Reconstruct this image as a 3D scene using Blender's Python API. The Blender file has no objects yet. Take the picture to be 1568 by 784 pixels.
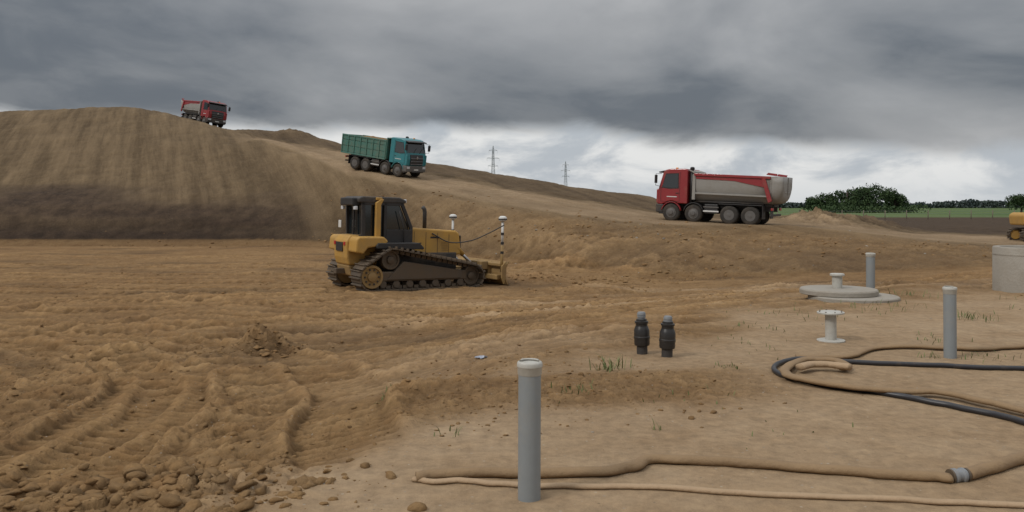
import bpy, bmesh, math, random
import numpy as np
from mathutils import Vector, Matrix, Euler
random.seed(7); np.random.seed(7)
scene = bpy.context.scene
COL = scene.collection
EYE = 1.7

# ------------------------------------------------------------------ materials
def new_mat(name):
    m = bpy.data.materials.new(name); m.use_nodes = True
    nt = m.node_tree
    return m, nt, nt.nodes['Principled BSDF']

def mat(name, c, rough=0.6, metal=0.0, dirt=0.0, dirtc=(0.22,0.16,0.10), bump=0.0, scale=3.0, spec=0.5, coat=0.0, var=0.12):
    m, nt, b = new_mat(name)
    N = nt.nodes; L = nt.links
    tc = N.new('ShaderNodeTexCoord')
    n1 = N.new('ShaderNodeTexNoise'); n1.inputs['Scale'].default_value = scale; n1.inputs['Detail'].default_value = 8
    n1.inputs['Roughness'].default_value = 0.65
    L.new(tc.outputs['Object'], n1.inputs['Vector'])
    v = N.new('ShaderNodeMixRGB'); v.blend_type = 'MIX'
    v.inputs[1].default_value = (c[0]*(1-var), c[1]*(1-var), c[2]*(1-var), 1)
    v.inputs[2].default_value = (min(1,c[0]*(1+var)), min(1,c[1]*(1+var)), min(1,c[2]*(1+var)), 1)
    L.new(n1.outputs['Fac'], v.inputs[0])
    out = v.outputs[0]
    if dirt > 0:
        n2 = N.new('ShaderNodeTexNoise'); n2.inputs['Scale'].default_value = scale*0.6; n2.inputs['Detail'].default_value = 10
        n2.inputs['Roughness'].default_value = 0.75
        L.new(tc.outputs['Object'], n2.inputs['Vector'])
        r = N.new('ShaderNodeMapRange'); r.inputs['From Min'].default_value = 0.62 - 0.35*dirt; r.inputs['From Max'].default_value = 0.80 - 0.1*dirt
        r.inputs['To Max'].default_value = min(1, 0.35+dirt*0.6); r.inputs['To Min'].default_value = dirt*0.22
        L.new(n2.outputs['Fac'], r.inputs['Value'])
        d = N.new('ShaderNodeMixRGB'); d.inputs[2].default_value = (*dirtc, 1)
        L.new(r.outputs[0], d.inputs[0]); L.new(out, d.inputs[1]); out = d.outputs[0]
        rr = N.new('ShaderNodeMapRange'); rr.inputs['To Min'].default_value = rough; rr.inputs['To Max'].default_value = 0.9
        L.new(r.outputs[0], rr.inputs['Value']); L.new(rr.outputs[0], b.inputs['Roughness'])
    else:
        b.inputs['Roughness'].default_value = rough
    L.new(out, b.inputs['Base Color'])
    b.inputs['Metallic'].default_value = metal
    b.inputs['Specular IOR Level'].default_value = spec
    b.inputs['Coat Weight'].default_value = coat
    if bump > 0:
        n3 = N.new('ShaderNodeTexNoise'); n3.inputs['Scale'].default_value = scale*8; n3.inputs['Detail'].default_value = 6
        L.new(tc.outputs['Object'], n3.inputs['Vector'])
        bp = N.new('ShaderNodeBump'); bp.inputs['Strength'].default_value = bump; bp.inputs['Distance'].default_value = 0.02
        L.new(n3.outputs['Fac'], bp.inputs['Height']); L.new(bp.outputs[0], b.inputs['Normal'])
    return m

M = {}
M['red']    = mat('red_paint', (0.27,0.010,0.018), 0.38, dirt=0.3, coat=0.2, scale=1.5)
M['teal']   = mat('teal_paint', (0.012,0.19,0.22), 0.38, dirt=0.25, coat=0.2, scale=1.5)
M['tealbody']= mat('teal_body_paint', (0.035,0.17,0.14), 0.55, dirt=0.5, scale=1.5)
M['yellow'] = mat('yellow_paint', (0.50,0.275,0.045), 0.5, dirt=0.6, dirtc=(0.25,0.17,0.09), scale=2.0)
M['yworn']  = mat('worn_yellow_paint', (0.34,0.21,0.06), 0.6, dirt=0.9, dirtc=(0.22,0.145,0.075), scale=2.5)
M['grey_body'] = mat('grey_steel_paint', (0.31,0.30,0.28), 0.5, dirt=0.5, dirtc=(0.19,0.16,0.12), scale=1.2)
M['black']  = mat('black_plastic', (0.018,0.018,0.02), 0.5, dirt=0.15, scale=3)
M['chassis']= mat('chassis_paint', (0.028,0.028,0.03), 0.6, dirt=0.35, scale=2)
M['rubber'] = mat('tyre_rubber', (0.02,0.019,0.018), 0.85, dirt=0.45, dirtc=(0.13,0.10,0.07), scale=3, bump=0.2)
M['hub']    = mat('wheel_rim', (0.13,0.125,0.12), 0.5, metal=0.3, dirt=0.45, dirtc=(.13,.10,.075), scale=3)
M['glass']  = mat('window_glass', (0.012,0.016,0.018), 0.08, dirt=0.0, spec=0.8, var=0.0)
M['lamp']   = mat('lamp_lens', (0.55,0.56,0.58), 0.15, spec=0.8)
M['tail']   = mat('tail_lamp', (0.4,0.02,0.02), 0.3)
M['white']  = mat('white_paint', (0.65,0.65,0.63), 0.5, dirt=0.3)
M['steel']  = mat('worn_steel', (0.10,0.085,0.07), 0.55, metal=0.4, dirt=0.7, dirtc=(0.17,0.115,0.065), scale=3)
M['chrome'] = mat('stainless', (0.5,0.5,0.5), 0.3, metal=0.9)
M['pvc']    = mat('grey_pvc', (0.225,0.25,0.265), 0.45, dirt=0.4, dirtc=(0.30,0.27,0.22), scale=7, var=0.10, bump=.05)
M['pvccap'] = mat('pale_cap', (0.46,0.45,0.41), 0.5, dirt=0.5, dirtc=(0.25,0.22,0.17), scale=14)
M['concrete'] = mat('concrete', (0.31,0.285,0.245), 0.85, dirt=0.5, dirtc=(0.21,0.17,0.12), scale=3, bump=0.5, var=.2)
M['hdpe']   = mat('black_hdpe', (0.012,0.013,0.015), 0.35, dirt=0.22, scale=6)
M['hose']   = mat('canvas_hose', (0.26,0.170,0.088), 0.85, dirt=0.5, dirtc=(0.17,0.11,0.06), scale=4, bump=0.4)
M['hose2']  = mat('canvas_hose_pale', (0.38,0.265,0.16), 0.85, dirt=0.45, dirtc=(0.25,0.17,0.10), scale=4, bump=0.4)
M['blackhose'] = mat('rubber_hose', (0.014,0.016,0.022), 0.4, dirt=0.2, scale=5)
M['galv']   = mat('galvanised_steel', (0.20,0.215,0.23), 0.6, dirt=.3)
M['pylon']  = mat('pylon_steel', (0.27,0.29,0.31), 0.7)
M['bark']   = mat('bark', (0.06,0.045,0.035), 0.9, bump=0.6)
M['wood']   = mat('weathered_wood', (0.16,0.13,0.10), 0.9)
M['plasticbag'] = mat('plastic_scrap', (0.30,0.34,0.42), 0.3, dirt=.4)
M['amber']  = mat('amber_lens',(.8,.3,.02),.3)

def leafmat(name, c1, c2, sc=0.5):
    m, nt, b = new_mat(name); N = nt.nodes; L = nt.links
    tc = N.new('ShaderNodeTexCoord'); n = N.new('ShaderNodeTexNoise'); n.inputs['Scale'].default_value = sc; n.inputs['Detail'].default_value = 6
    L.new(tc.outputs['Object'], n.inputs['Vector'])
    r = N.new('ShaderNodeValToRGB'); r.color_ramp.elements[0].position = 0.35; r.color_ramp.elements[1].position = 0.68
    r.color_ramp.elements[0].color = (*c1,1); r.color_ramp.elements[1].color = (*c2,1)
    L.new(n.outputs['Fac'], r.inputs[0]); L.new(r.outputs[0], b.inputs['Base Color'])
    b.inputs['Roughness'].default_value = 0.8; b.inputs['Specular IOR Level'].default_value = 0.2
    return m
M['leaf'] = leafmat('foliage', (0.022,0.042,0.018), (0.06,0.095,0.035))
M['farleaf'] = leafmat('distant_foliage', (0.045,0.062,0.06), (0.07,0.09,0.078), 0.05)  # bluish tint paints distance haze into the leaf colour
M['grass'] = leafmat('weed_green', (0.09,0.13,0.045), (0.20,0.21,0.09), 3)

# ------------------------------------------------------------------ noise (numpy)
def _h(ix, iy, seed):
    a = (ix*374761393 + iy*668265263 + seed*1442695041) & 0xffffffff
    a = ((a ^ (a >> 13)) * 1274126177) & 0xffffffff
    a = a ^ (a >> 16)
    return (a & 0xffff)/32767.5 - 1.0
def vnoise(x, y, seed=0):
    fx = np.floor(x); fy = np.floor(y); ix = fx.astype(np.int64); iy = fy.astype(np.int64); fx = x-fx; fy = y-fy
    fx = fx*fx*(3-2*fx); fy = fy*fy*(3-2*fy)
    a=_h(ix,iy,seed); b=_h(ix+1,iy,seed); c=_h(ix,iy+1,seed); d=_h(ix+1,iy+1,seed)
    return (a*(1-fx)+b*fx)*(1-fy)+(c*(1-fx)+d*fx)*fy
def fbm(x, y, octs=4, seed=0, gain=0.5):
    s=0; a=1.0; t=0
    for i in range(octs):
        cs, sn = math.cos(0.6*i), math.sin(0.6*i)
        s = s + a*vnoise((x*cs-y*sn)*2**i+i*17.3, (x*sn+y*cs)*2**i-i*9.1, seed+i); t+=a; a*=gain
    return s/t
def sstep(a,b,x):
    t=np.clip((x-a)/(b-a),0,1); return t*t*(3-2*t)
def crumb(x,y,seed):
    """broken-clod relief: cellular blocks with random tops"""
    ix=np.floor(x); iy=np.floor(y); b1=np.full(x.shape,9.0); h1=np.zeros_like(x); b2=np.full(x.shape,9.0)
    for ox in (-1,0,1):
        for oy in (-1,0,1):
            cx=(ix+ox).astype(np.int64); cy=(iy+oy).astype(np.int64)
            px=ix+ox+.5+.42*_h(cx,cy,seed); py=iy+oy+.5+.42*_h(cx,cy,seed+1)
            d=np.hypot(x-px,y-py); hh=_h(cx,cy,seed+2)
            m=d<b1; b2=np.where(m,b1,np.minimum(b2,d)); h1=np.where(m,hh,h1); b1=np.where(m,d,b1)
    e=sstep(0,.22,b2-b1)
    return e*(.55+.45*h1)*(1-.35*b1)

# ------------------------------------------------------------------ terrain
# survey: for each bearing (x/y) the successive break lines of the site (distance, level)
# lines: start, yard edge, foot of yard slope, toe of hill/bank, low bench, near road edge, far road edge, ridge, back, plain
U = [-1.2,-0.80,-0.637,-0.475,-0.43,-0.393,-0.353,-0.312,-0.255,-0.2065,-0.109,-0.0195,0.07,0.176,0.208,0.338,0.501,0.637,1.0]
T = [
 [(4.0,0),(13,-1.0),(61,-1.2),(65,1.6),(85,6.0),(98,9.0),(105,10.0),(135,9),(210,-.1)],
 [(4.0,0),(13.5,-1.0),(61,-1.25),(65,2.0),(85,8.4),(98,12.0),(105,13.0),(135,12),(210,-.1)],
 [(4.0,0),(14,-1.0),(61,-1.25),(65,2.1),(85,9.0),(98,13.0),(105,14.2),(135,13),(210,-.1)],
 [(4.2,0),(14.5,-1.0),(61,-1.25),(65,2.1),(84,9.1),(98,13.8),(105,14.9),(135,12),(210,-.1)],
 [(4.3,0),(14.7,-1.0),(61,-1.25),(65,2.1),(82,8.6),(96,13.0),(104,13.6),(135,11.5),(210,-.1)],
 [(4.4,0),(15,-1.0),(61,-1.25),(65,2.1),(80,8.0),(92,11.6),(102,12.1),(130,11),(210,-.1)],
 [(4.5,0),(15,-1.0),(61,-1.25),(65,2.0),(79,7.8),(88,10.2),(100,11.2),(130,10.0),(210,-.1)],
 [(4.6,0),(15,-1.0),(60.5,-1.2),(64.5,2.0),(82,8.7),(90,9.2),(100,11.5),(130,9),(200,-.1)],
 [(4.8,0),(15.5,-1.0),(59,-1.2),(63,1.5),(73,6.6),(84,7.9),(95,10.5),(120,8),(190,-.1)],
 [(5.1,0),(16,-1.0),(57,-1.25),(60,0.8),(65,4.6),(76,6.9),(87,8.5),(110,6),(180,-.1)],
 [(6.6,0),(18,-1.0),(50,-1.25),(53,0.9),(58,3.0),(68,4.4),(78,6.2),(100,3),(160,-.1)],
 [(8.2,0),(21,-1.0),(44,-1.3),(46.5,.2),(51.5,1.9),(60,3.1),(70,4.7),(90,1.5),(140,-.1)],
 [(9.6,0),(24,-1.05),(39,-1.3),(41,-.1),(47,1.2),(56,2.2),(64,3.4),(85,.5),(130,-.1)],
 [(11.5,0),(26,-1.1),(34,-1.3),(36,-.6),(43.5,.75),(53,1.3),(60,2.5),(75,.3),(120,-.1)],
 [(12,0),(26,-1.05),(33.5,-1.3),(35.5,-.6),(43.3,.75),(52.5,1.1),(61,1.2),(75,.1),(120,-.1)],
 [(14,0),(27,-.9),(32,-1.1),(34,-.5),(43,.65),(52,.6),(60,.3),(75,-.1),(120,-.1)],
 [(17,0),(25,-.6),(31,-.8),(32.5,-.45),(38,.2),(48,.1),(58,0),(75,-.1),(120,-.1)],
 [(17,0),(22,-.2),(30,-.5),(32,-.35),(36,-.1),(46,-.1),(58,-.1),(75,-.1),(120,-.1)],
 [(17,0),(22,-.2),(30,-.4),(32,-.3),(36,-.1),(46,-.1),(58,-.1),(75,-.1),(120,-.1)],
]
U = np.array(U)
YL = np.array([[p[0] for p in r] for r in T]); ZL = np.array([[p[1] for p in r] for r in T])

def base(X, Y):
    u = X/np.maximum(Y, 3.0)
    Z = np.zeros_like(X); zone = np.zeros_like(X)
    py = np.full_like(X, 0.5); pz = np.zeros_like(X)
    for k in range(9):
        cy = np.interp(u, U, YL[:,k]); cz = np.interp(u, U, ZL[:,k])
        t = np.clip((Y-py)/(cy-py), 0, 1)
        m = Y >= py
        Z = np.where(m, pz+(cz-pz)*t, Z)
        zone = np.where(m, k+t, zone)
        py, pz = cy, cz
    return Z, zone

def catmull(pts, n=8):
    P = [np.array(p, float) for p in pts]
    P = [2*P[0]-P[1]] + P + [2*P[-1]-P[-2]]
    out = []
    for i in range(1, len(P)-2):
        for j in range(n):
            t = j/n
            out.append(0.5*((2*P[i])+(-P[i-1]+P[i+1])*t+(2*P[i-1]-5*P[i]+4*P[i+1]-P[i+2])*t*t+(-P[i-1]+3*P[i]-3*P[i+1]+P[i+2])*t**3))
    out.append(P[-2]); return out
def polytrack(X, Y, pts):
    """indices near a path, distance along it and signed distance across it"""
    pts = np.array(catmull(pts, 4)); lo=pts.min(0)-2; hi=pts.max(0)+2
    idx = np.nonzero((X>lo[0])&(X<hi[0])&(Y>lo[1])&(Y<hi[1]))[0]
    x=X[idx]; y=Y[idx]
    best = np.full(x.shape, 1e9); S = np.zeros_like(x); Tt = np.full(x.shape,1e3); acc = 0
    for a, b in zip(pts[:-1], pts[1:]):
        d = b-a; l = math.hypot(*d); d = d/l
        l2=np.minimum(a,b)-2; h2=np.maximum(a,b)+2
        j=np.nonzero((x>l2[0])&(x<h2[0])&(y>l2[1])&(y<h2[1]))[0]
        if len(j):
            rx = x[j]-a[0]; ry = y[j]-a[1]
            s = np.clip(rx*d[0]+ry*d[1], 0, l); t = -rx*d[1]+ry*d[0]
            dist = np.hypot(rx-s*d[0], ry-s*d[1])
            m = dist < best[j]; jm=j[m]
            best[jm]=dist[m]; S[jm]=acc+s[m]; Tt[jm]=np.sign(t[m])*dist[m]
        acc += l
    return idx, S, Tt
def madd(Z, mask, X, Y, fn):
    i=np.nonzero(mask>1e-3)[0]
    if len(i): Z[i]+=mask[i]*fn(X[i],Y[i])

TREADS = [  # crawler passes: path, pitch, amplitude
 ([(-1.9,5.0),(-2.5,7.0),(-3.0,9.5),(-5.5,14),(-12,18)], 0.19, .030),
 ([(-4.6,5.4),(-5.0,8.0),(-6.2,11),(-11,15.5),(-18,19)], 0.2, .030),
 ([(-34,24),(-22,22.5),(-12,22),(-5.5,24)], 0.34, .045),
 ([(-36,27),(-20,25),(-10,24.6),(-6.5,26)], 0.36, .045),
 ([(-36,30),(-20,28.4),(-8,28),(-6,28.5)], 0.42, .05),
 ([(-38,35),(-22,32.4),(-10,31.8),(0,33)], 0.5, .055),
 ([(-40,41),(-22,38.0),(-10,37.5),(4,36)], 0.6, .06),
 ([(-45,49),(-24,46),(-8,45),(4,41)], 0.7, .06),
 ([(-14,14),(-8,16.5),(-2,19),(6,21),(12,24)], 0.25, .03),
]
RUTS = [
 [(-9,17.5),(-3,16.2),(2,16.8),(8,19.5),(14,21.5),(24,24)],
 [(-8,19.5),(-2,18.2),(3,18.6),(9,20.8),(16,23),(24,25.5)],
 [(-6,13.5),(-1,13.2),(4,14.6),(9,17.6),(15,20.6),(24,22.5)],
 [(-12,22),(-3,20.3),(4,20.8),(12,23.4),(20,26),(30,29)],
 [(-5,11.4),(-1,11.8),(3,13.2),(7,15.8),(11,18.2),(20,20.5)],
 [(-9,24),(-1,23),(6,23.6),(13,25.4),(22,28)],
 [(26,41),(12.5,47),(1,55),(-10,65.5),(-24,81),(-38,100)],
 [(27,43),(13.5,49),(2,58),(-10,69),(-23,83),(-36,101)],
]
def churned(X,Y):
    """strip of disturbed brown soil crossing the yard"""
    t=(X+2.2)/4.6; yc=6.9+.9*np.clip(t,0,1); w=.75+.25*fbm(X*.9,Y*.9,3,91)
    return (1-sstep(.55,1.25,np.abs(Y-yc)/w))*(1-sstep(1.6,3.2,X))*sstep(-4,-2.5,X)

def height(X, Y, full=False):
    X = np.asarray(X, float); Y = np.asarray(Y, float)
    d = 0.025*Y
    z0, zone = base(X, Y); z1,_ = base(X, Y-d); z2,_ = base(X, Y+d)
    Z = 0.4*z0+0.3*z1+0.3*z2
    zn = zone + 0.28*fbm(X*.45, Y*.45, 4, 3) + 0.07*fbm(X*2.5,Y*2.5,3,9)
    u = X/np.maximum(Y,3)
    left = 1-sstep(-.36,-.22,u); rightp = sstep(-.36,-.1,u)
    road = sstep(4.95,5.1,zone)*(1-sstep(5.9,6.05,zone))*sstep(-.36,-.3,u)
    gate = sstep(.85,1.15,zn)*(1-sstep(6.9,7.1,zone))
    flat = np.zeros_like(Z); trk=np.zeros_like(Z)
    for n_,(pts,pitch,amp) in enumerate(TREADS):
        i,S,Tt = polytrack(X,Y,pts)
        if not len(i): continue
        x=X[i]; y=Y[i]; tr=np.zeros(len(i)); fl=np.zeros(len(i)); br=sstep(-.75,-.15,fbm(x*.6,y*.6,3,n_+200)); ph=.5*fbm(x*.8,y*.8,2,6); wv=.05*fbm(S*.8,S*0,2,5)
        for off in (-.95,.95):
            a = np.abs(Tt-off + wv)
            w = (1-sstep(.36,.44,a))*br
            tr += w*(-.035 + amp*(np.abs(((S+.12*np.abs(Tt-off))/pitch+ph*.3)%1*2-1)*2-1)) + .04*np.exp(-((a-.50)/.08)**2)*br
            fl = np.maximum(fl,w)
        trk[i]+=tr*gate[i]; flat[i]=np.maximum(flat[i],fl)
    for n_,pts in enumerate(RUTS):
        i,S,Tt = polytrack(X,Y,pts)
        if not len(i): continue
        tr=np.zeros(len(i)); wv=.12*fbm(S*.3,S*0+n_,2,8); am=.65+.4*vnoise(S*.7,S*0,9); cr=fbm(X[i]*5,Y[i]*5,3,77)*.05
        for off in (-1.0,1.0):
            a = Tt-off+wv
            tr += (-.075*np.exp(-(a/.22)**4) + (.045+cr)*np.exp(-((np.abs(a)-.36)/.09)**2))*am + .012*np.sin(S*2*math.pi/.22)*np.exp(-(a/.2)**4)
        trk[i]+=tr*gate[i]*(1-.4*road[i])
    keep = 1-.85*flat
    rough = sstep(0.9,1.12,zn)*(1-sstep(2.0,2.5,zn))*keep
    plain = sstep(1.8,2.2,zn)*(1-sstep(2.85,3.0,zone))
    bank  = sstep(2.9,3.15,zone)*(1-sstep(4.7,4.95,zone))
    upper = sstep(4.7,5.0,zone)*(1-sstep(7.5,8,zone))*(1-.8*road)
    Z = Z + fbm(X*.8,Y*.8,3,11)*.018
    near=(Y<45).astype(float)
    madd(Z, near, X, Y, lambda x,y: fbm(x*7,y*7,3,12)*.005)
    madd(Z, rough, X, Y, lambda x,y: fbm(x*.8,y*.8,3,21)*.05 + fbm(x*5,y*5,4,22,.7)*.035)
    cm = rough*sstep(.0,.35,fbm(X*.5,Y*.5,3,28)+.25*(1-sstep(-.2,1.2,X+.15*Y-1.0)))*(Y<30)
    madd(Z, cm, X, Y, lambda x,y: crumb(x*5.5+.5*fbm(x*4,y*4,2,3),y*5.5,301)*.045 + crumb(x*12,y*12,305)*.018)
    nearleft = rough*(1-sstep(-.2,1.2,X+.15*Y-1.0))*(1-sstep(9,16,Y))
    madd(Z, nearleft, X, Y, lambda x,y: np.clip(fbm(x*1.3,y*1.3,5,31,.55),-.2,1)*.17)
    i=np.nonzero((np.abs(X+2.2)<1.8)&(np.abs(Y-5.0)<1.3))[0]
    if len(i):
        x=X[i];y=Y[i]; w=np.exp(-((x+2.2)/.9)**2-((y-4.95)/.55)**2)*sstep(.75,1.0,zn[i])
        Z[i]+=w*(.05+crumb(x*4.2+.4*fbm(x*5,y*5,2,4),y*4.2,311)*.12+crumb(x*10,y*10,315)*.03)
    ch=churned(X,Y)*near
    madd(Z, ch, X, Y, lambda x,y: .01+np.clip(fbm(x*4,y*4,3,35,.6),-.2,1)*.035+crumb(x*9,y*9,321)*.028)
    madd(Z, plain, X, Y, lambda x,y: fbm(x*.4,y*.4,3,41)*.07 + fbm(x*3,y*3,3,42,.65)*.028)
    madd(Z, bank*rightp, X, Y, lambda x,y: fbm(x*.35,y*.35,3,51)*.20 + np.clip(fbm(x*2.2,y*2.2,4,53,.7),-.1,1)*.13)
    madd(Z, bank*left, X, Y, lambda x,y: fbm(x*1.2,y*1.2,4,52,.6)*.09)
    perp=X*.91+Y*.41; alng=-X*.41+Y*.91
    madd(Z, sstep(3.95,4.2,zone)*(1-sstep(7,7.5,zone))*left, perp, alng, lambda p,a: fbm(p*.9,a*.05,4,55,.6)*.13)
    madd(Z, upper, X, Y, lambda x,y: fbm(x*.3,y*.3,3,61)*.14 + fbm(x*1.8,y*1.8,3,62)*.045)
    for (mx,my,mr,mh) in [(-4.6,14.6,.55,.46),(-6.9,14.2,.8,.20),(-2.4,17.5,1.2,.12),
                          (11.0,14.6,1.0,.22),(2.6,26.5,1.6,.22),(20,52,3.0,.9),(24,54,3.0,.6),(1.0,31.3,1.0,.25),
                          (-0.6,30.9,.8,.26),(-26,93,3,.6),(18,58,4,.5),(2.3,38.5,2.0,.5),(5.6,35.5,1.6,.35),(8.8,37,1.8,.3)]:
        i=np.nonzero((np.abs(X-mx)<3*mr)&(np.abs(Y-my)<3*mr))[0]
        if not len(i): continue
        x=X[i]; y=Y[i]; q = ((x-mx)**2+(y-my)**2)/mr**2
        Z[i] += mh*np.exp(-q*1.3)*(1+.6*fbm(x*3/mr**.5,y*3/mr**.5,4,71,.65))
    q = ((X+2.9)/1.2)**2+((Y-7.6)/2.4)**2
    Z = Z - .16*np.exp(-q)
    Z = Z + trk
    if full: return Z, zone, zn, road
    return Z
def H(x, y): return float(height(np.array([x]), np.array([y]))[0])

# sheet
s_d = np.linspace(-.80,.80,1060); s_o = np.geomspace(.80,5,36)[1:]
S = np.concatenate([-s_o[::-1], s_d, s_o])
yy = np.concatenate([np.linspace(-2.6,.3,12)[:-1], np.geomspace(3.3,7.0,90)[:-1]-3, np.geomspace(7.0,140,950)[:-1]-3, np.geomspace(140,6000,50)-3])
SS, YY = np.meshgrid(S, yy)
XX = SS*(YY+3.0)
Xf = XX.ravel(); Yf = YY.ravel()
Zf, zone, zn, road = height(Xf, Yf, True)
nr, nc = XX.shape
me = bpy.data.meshes.new('ground')
me.vertices.add(nr*nc)
me.vertices.foreach_set('co', np.stack([Xf,Yf,Zf],1).ravel())
i = (np.arange(nr-1)[:,None]*nc+np.arange(nc-1)[None,:]).ravel()
quads = np.stack([i,i+1,i+nc+1,i+nc],1).astype(np.int32)
nf = len(quads)
me.loops.add(nf*4); me.loops.foreach_set('vertex_index', quads.ravel())
me.polygons.add(nf); me.polygons.foreach_set('loop_start', (np.arange(nf)*4).astype(np.int32))
me.polygons.foreach_set('use_smooth', np.ones(nf,bool))
me.update(calc_edges=True)
# painted relief shading: hollows get darker soil colour, crests lighter
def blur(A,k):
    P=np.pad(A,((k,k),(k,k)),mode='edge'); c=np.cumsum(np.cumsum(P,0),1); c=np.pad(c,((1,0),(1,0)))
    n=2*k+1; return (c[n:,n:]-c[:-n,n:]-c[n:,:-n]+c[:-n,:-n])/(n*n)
Zg=Zf.reshape(nr,nc); cav_shade=(Zg-blur(Zg,9))/(.03+.0022*np.abs(YY)); cav_shade=np.clip(cav_shade,-1,1).ravel()*.5+.5
u = Xf/np.maximum(Yf,3)
sand = 1-sstep(.78,1.12,zn)
sand = sand*(1-.9*churned(Xf,Yf))
sand = np.maximum(sand, .55*sstep(.9,1.2,zn)*(1-sstep(2.0,2.4,zn))*sstep(-.35,.0,u)*sstep(-.2,.4,fbm(Xf*.25,Yf*.9,4,81)))
sand = np.maximum(sand, road*(.55+.3*fbm(Xf*.3,Yf*.3,3,86)))
dark = sstep(3.0,3.05,zone)*(1-sstep(3.95,4.25,zone+.25*fbm(Xf*.08,Yf*.3,3,82)))*(1-sstep(-.31,-.2,u))*np.clip(.93+.35*fbm(Xf*.10,Zf*1.8,3,83),0,1)
field = sstep(48,52,Yf)*(sstep(.30,.36,u + .02*fbm(Xf*.2,Yf*.2,2,3)))*sstep(6,6.6,zone)*(1-sstep(128,136,Yf))
dark = np.maximum(dark, field*.85)
dark = np.maximum(dark, .42*sstep(.1,.5,fbm(Xf*.22,Yf*.35,4,84))*sstep(.95,1.3,zn)*(1-sstep(2.9,3,zone)))
dark = np.maximum(dark, .35*sstep(.0,.5,fbm(Xf*.12,Yf*.12,4,85))*sstep(3,3.3,zone)*(1-sstep(4.8,5,zone))*sstep(-.35,-.2,u))
dark = np.maximum(dark, .38*sstep(6.0,6.2,zone)*(1-sstep(7.2,7.6,zone))*sstep(-.36,-.3,u)*(1-sstep(.2,.25,u)))
green = np.where(u>-0.05, sstep(128,136,Yf), sstep(215,230,Yf))
hill = sstep(2.95,3.1,zone)*(1-.6*sstep(-.25,.1,u)*(1-sstep(4.5,5.2,zone)))
ca = me.color_attributes.new('mask','FLOAT_COLOR','POINT')
ca.data.foreach_set('color', np.stack([sand,dark,green,hill],1).astype(np.float32).ravel())
fa = me.attributes.new('cavity_shade','FLOAT','POINT'); fa.data.foreach_set('value', cav_shade.astype(np.float32))  # crevice shade per vertex, multiplied into the soil colour
ground = bpy.data.objects.new('ground', me); COL.objects.link(ground)

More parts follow.
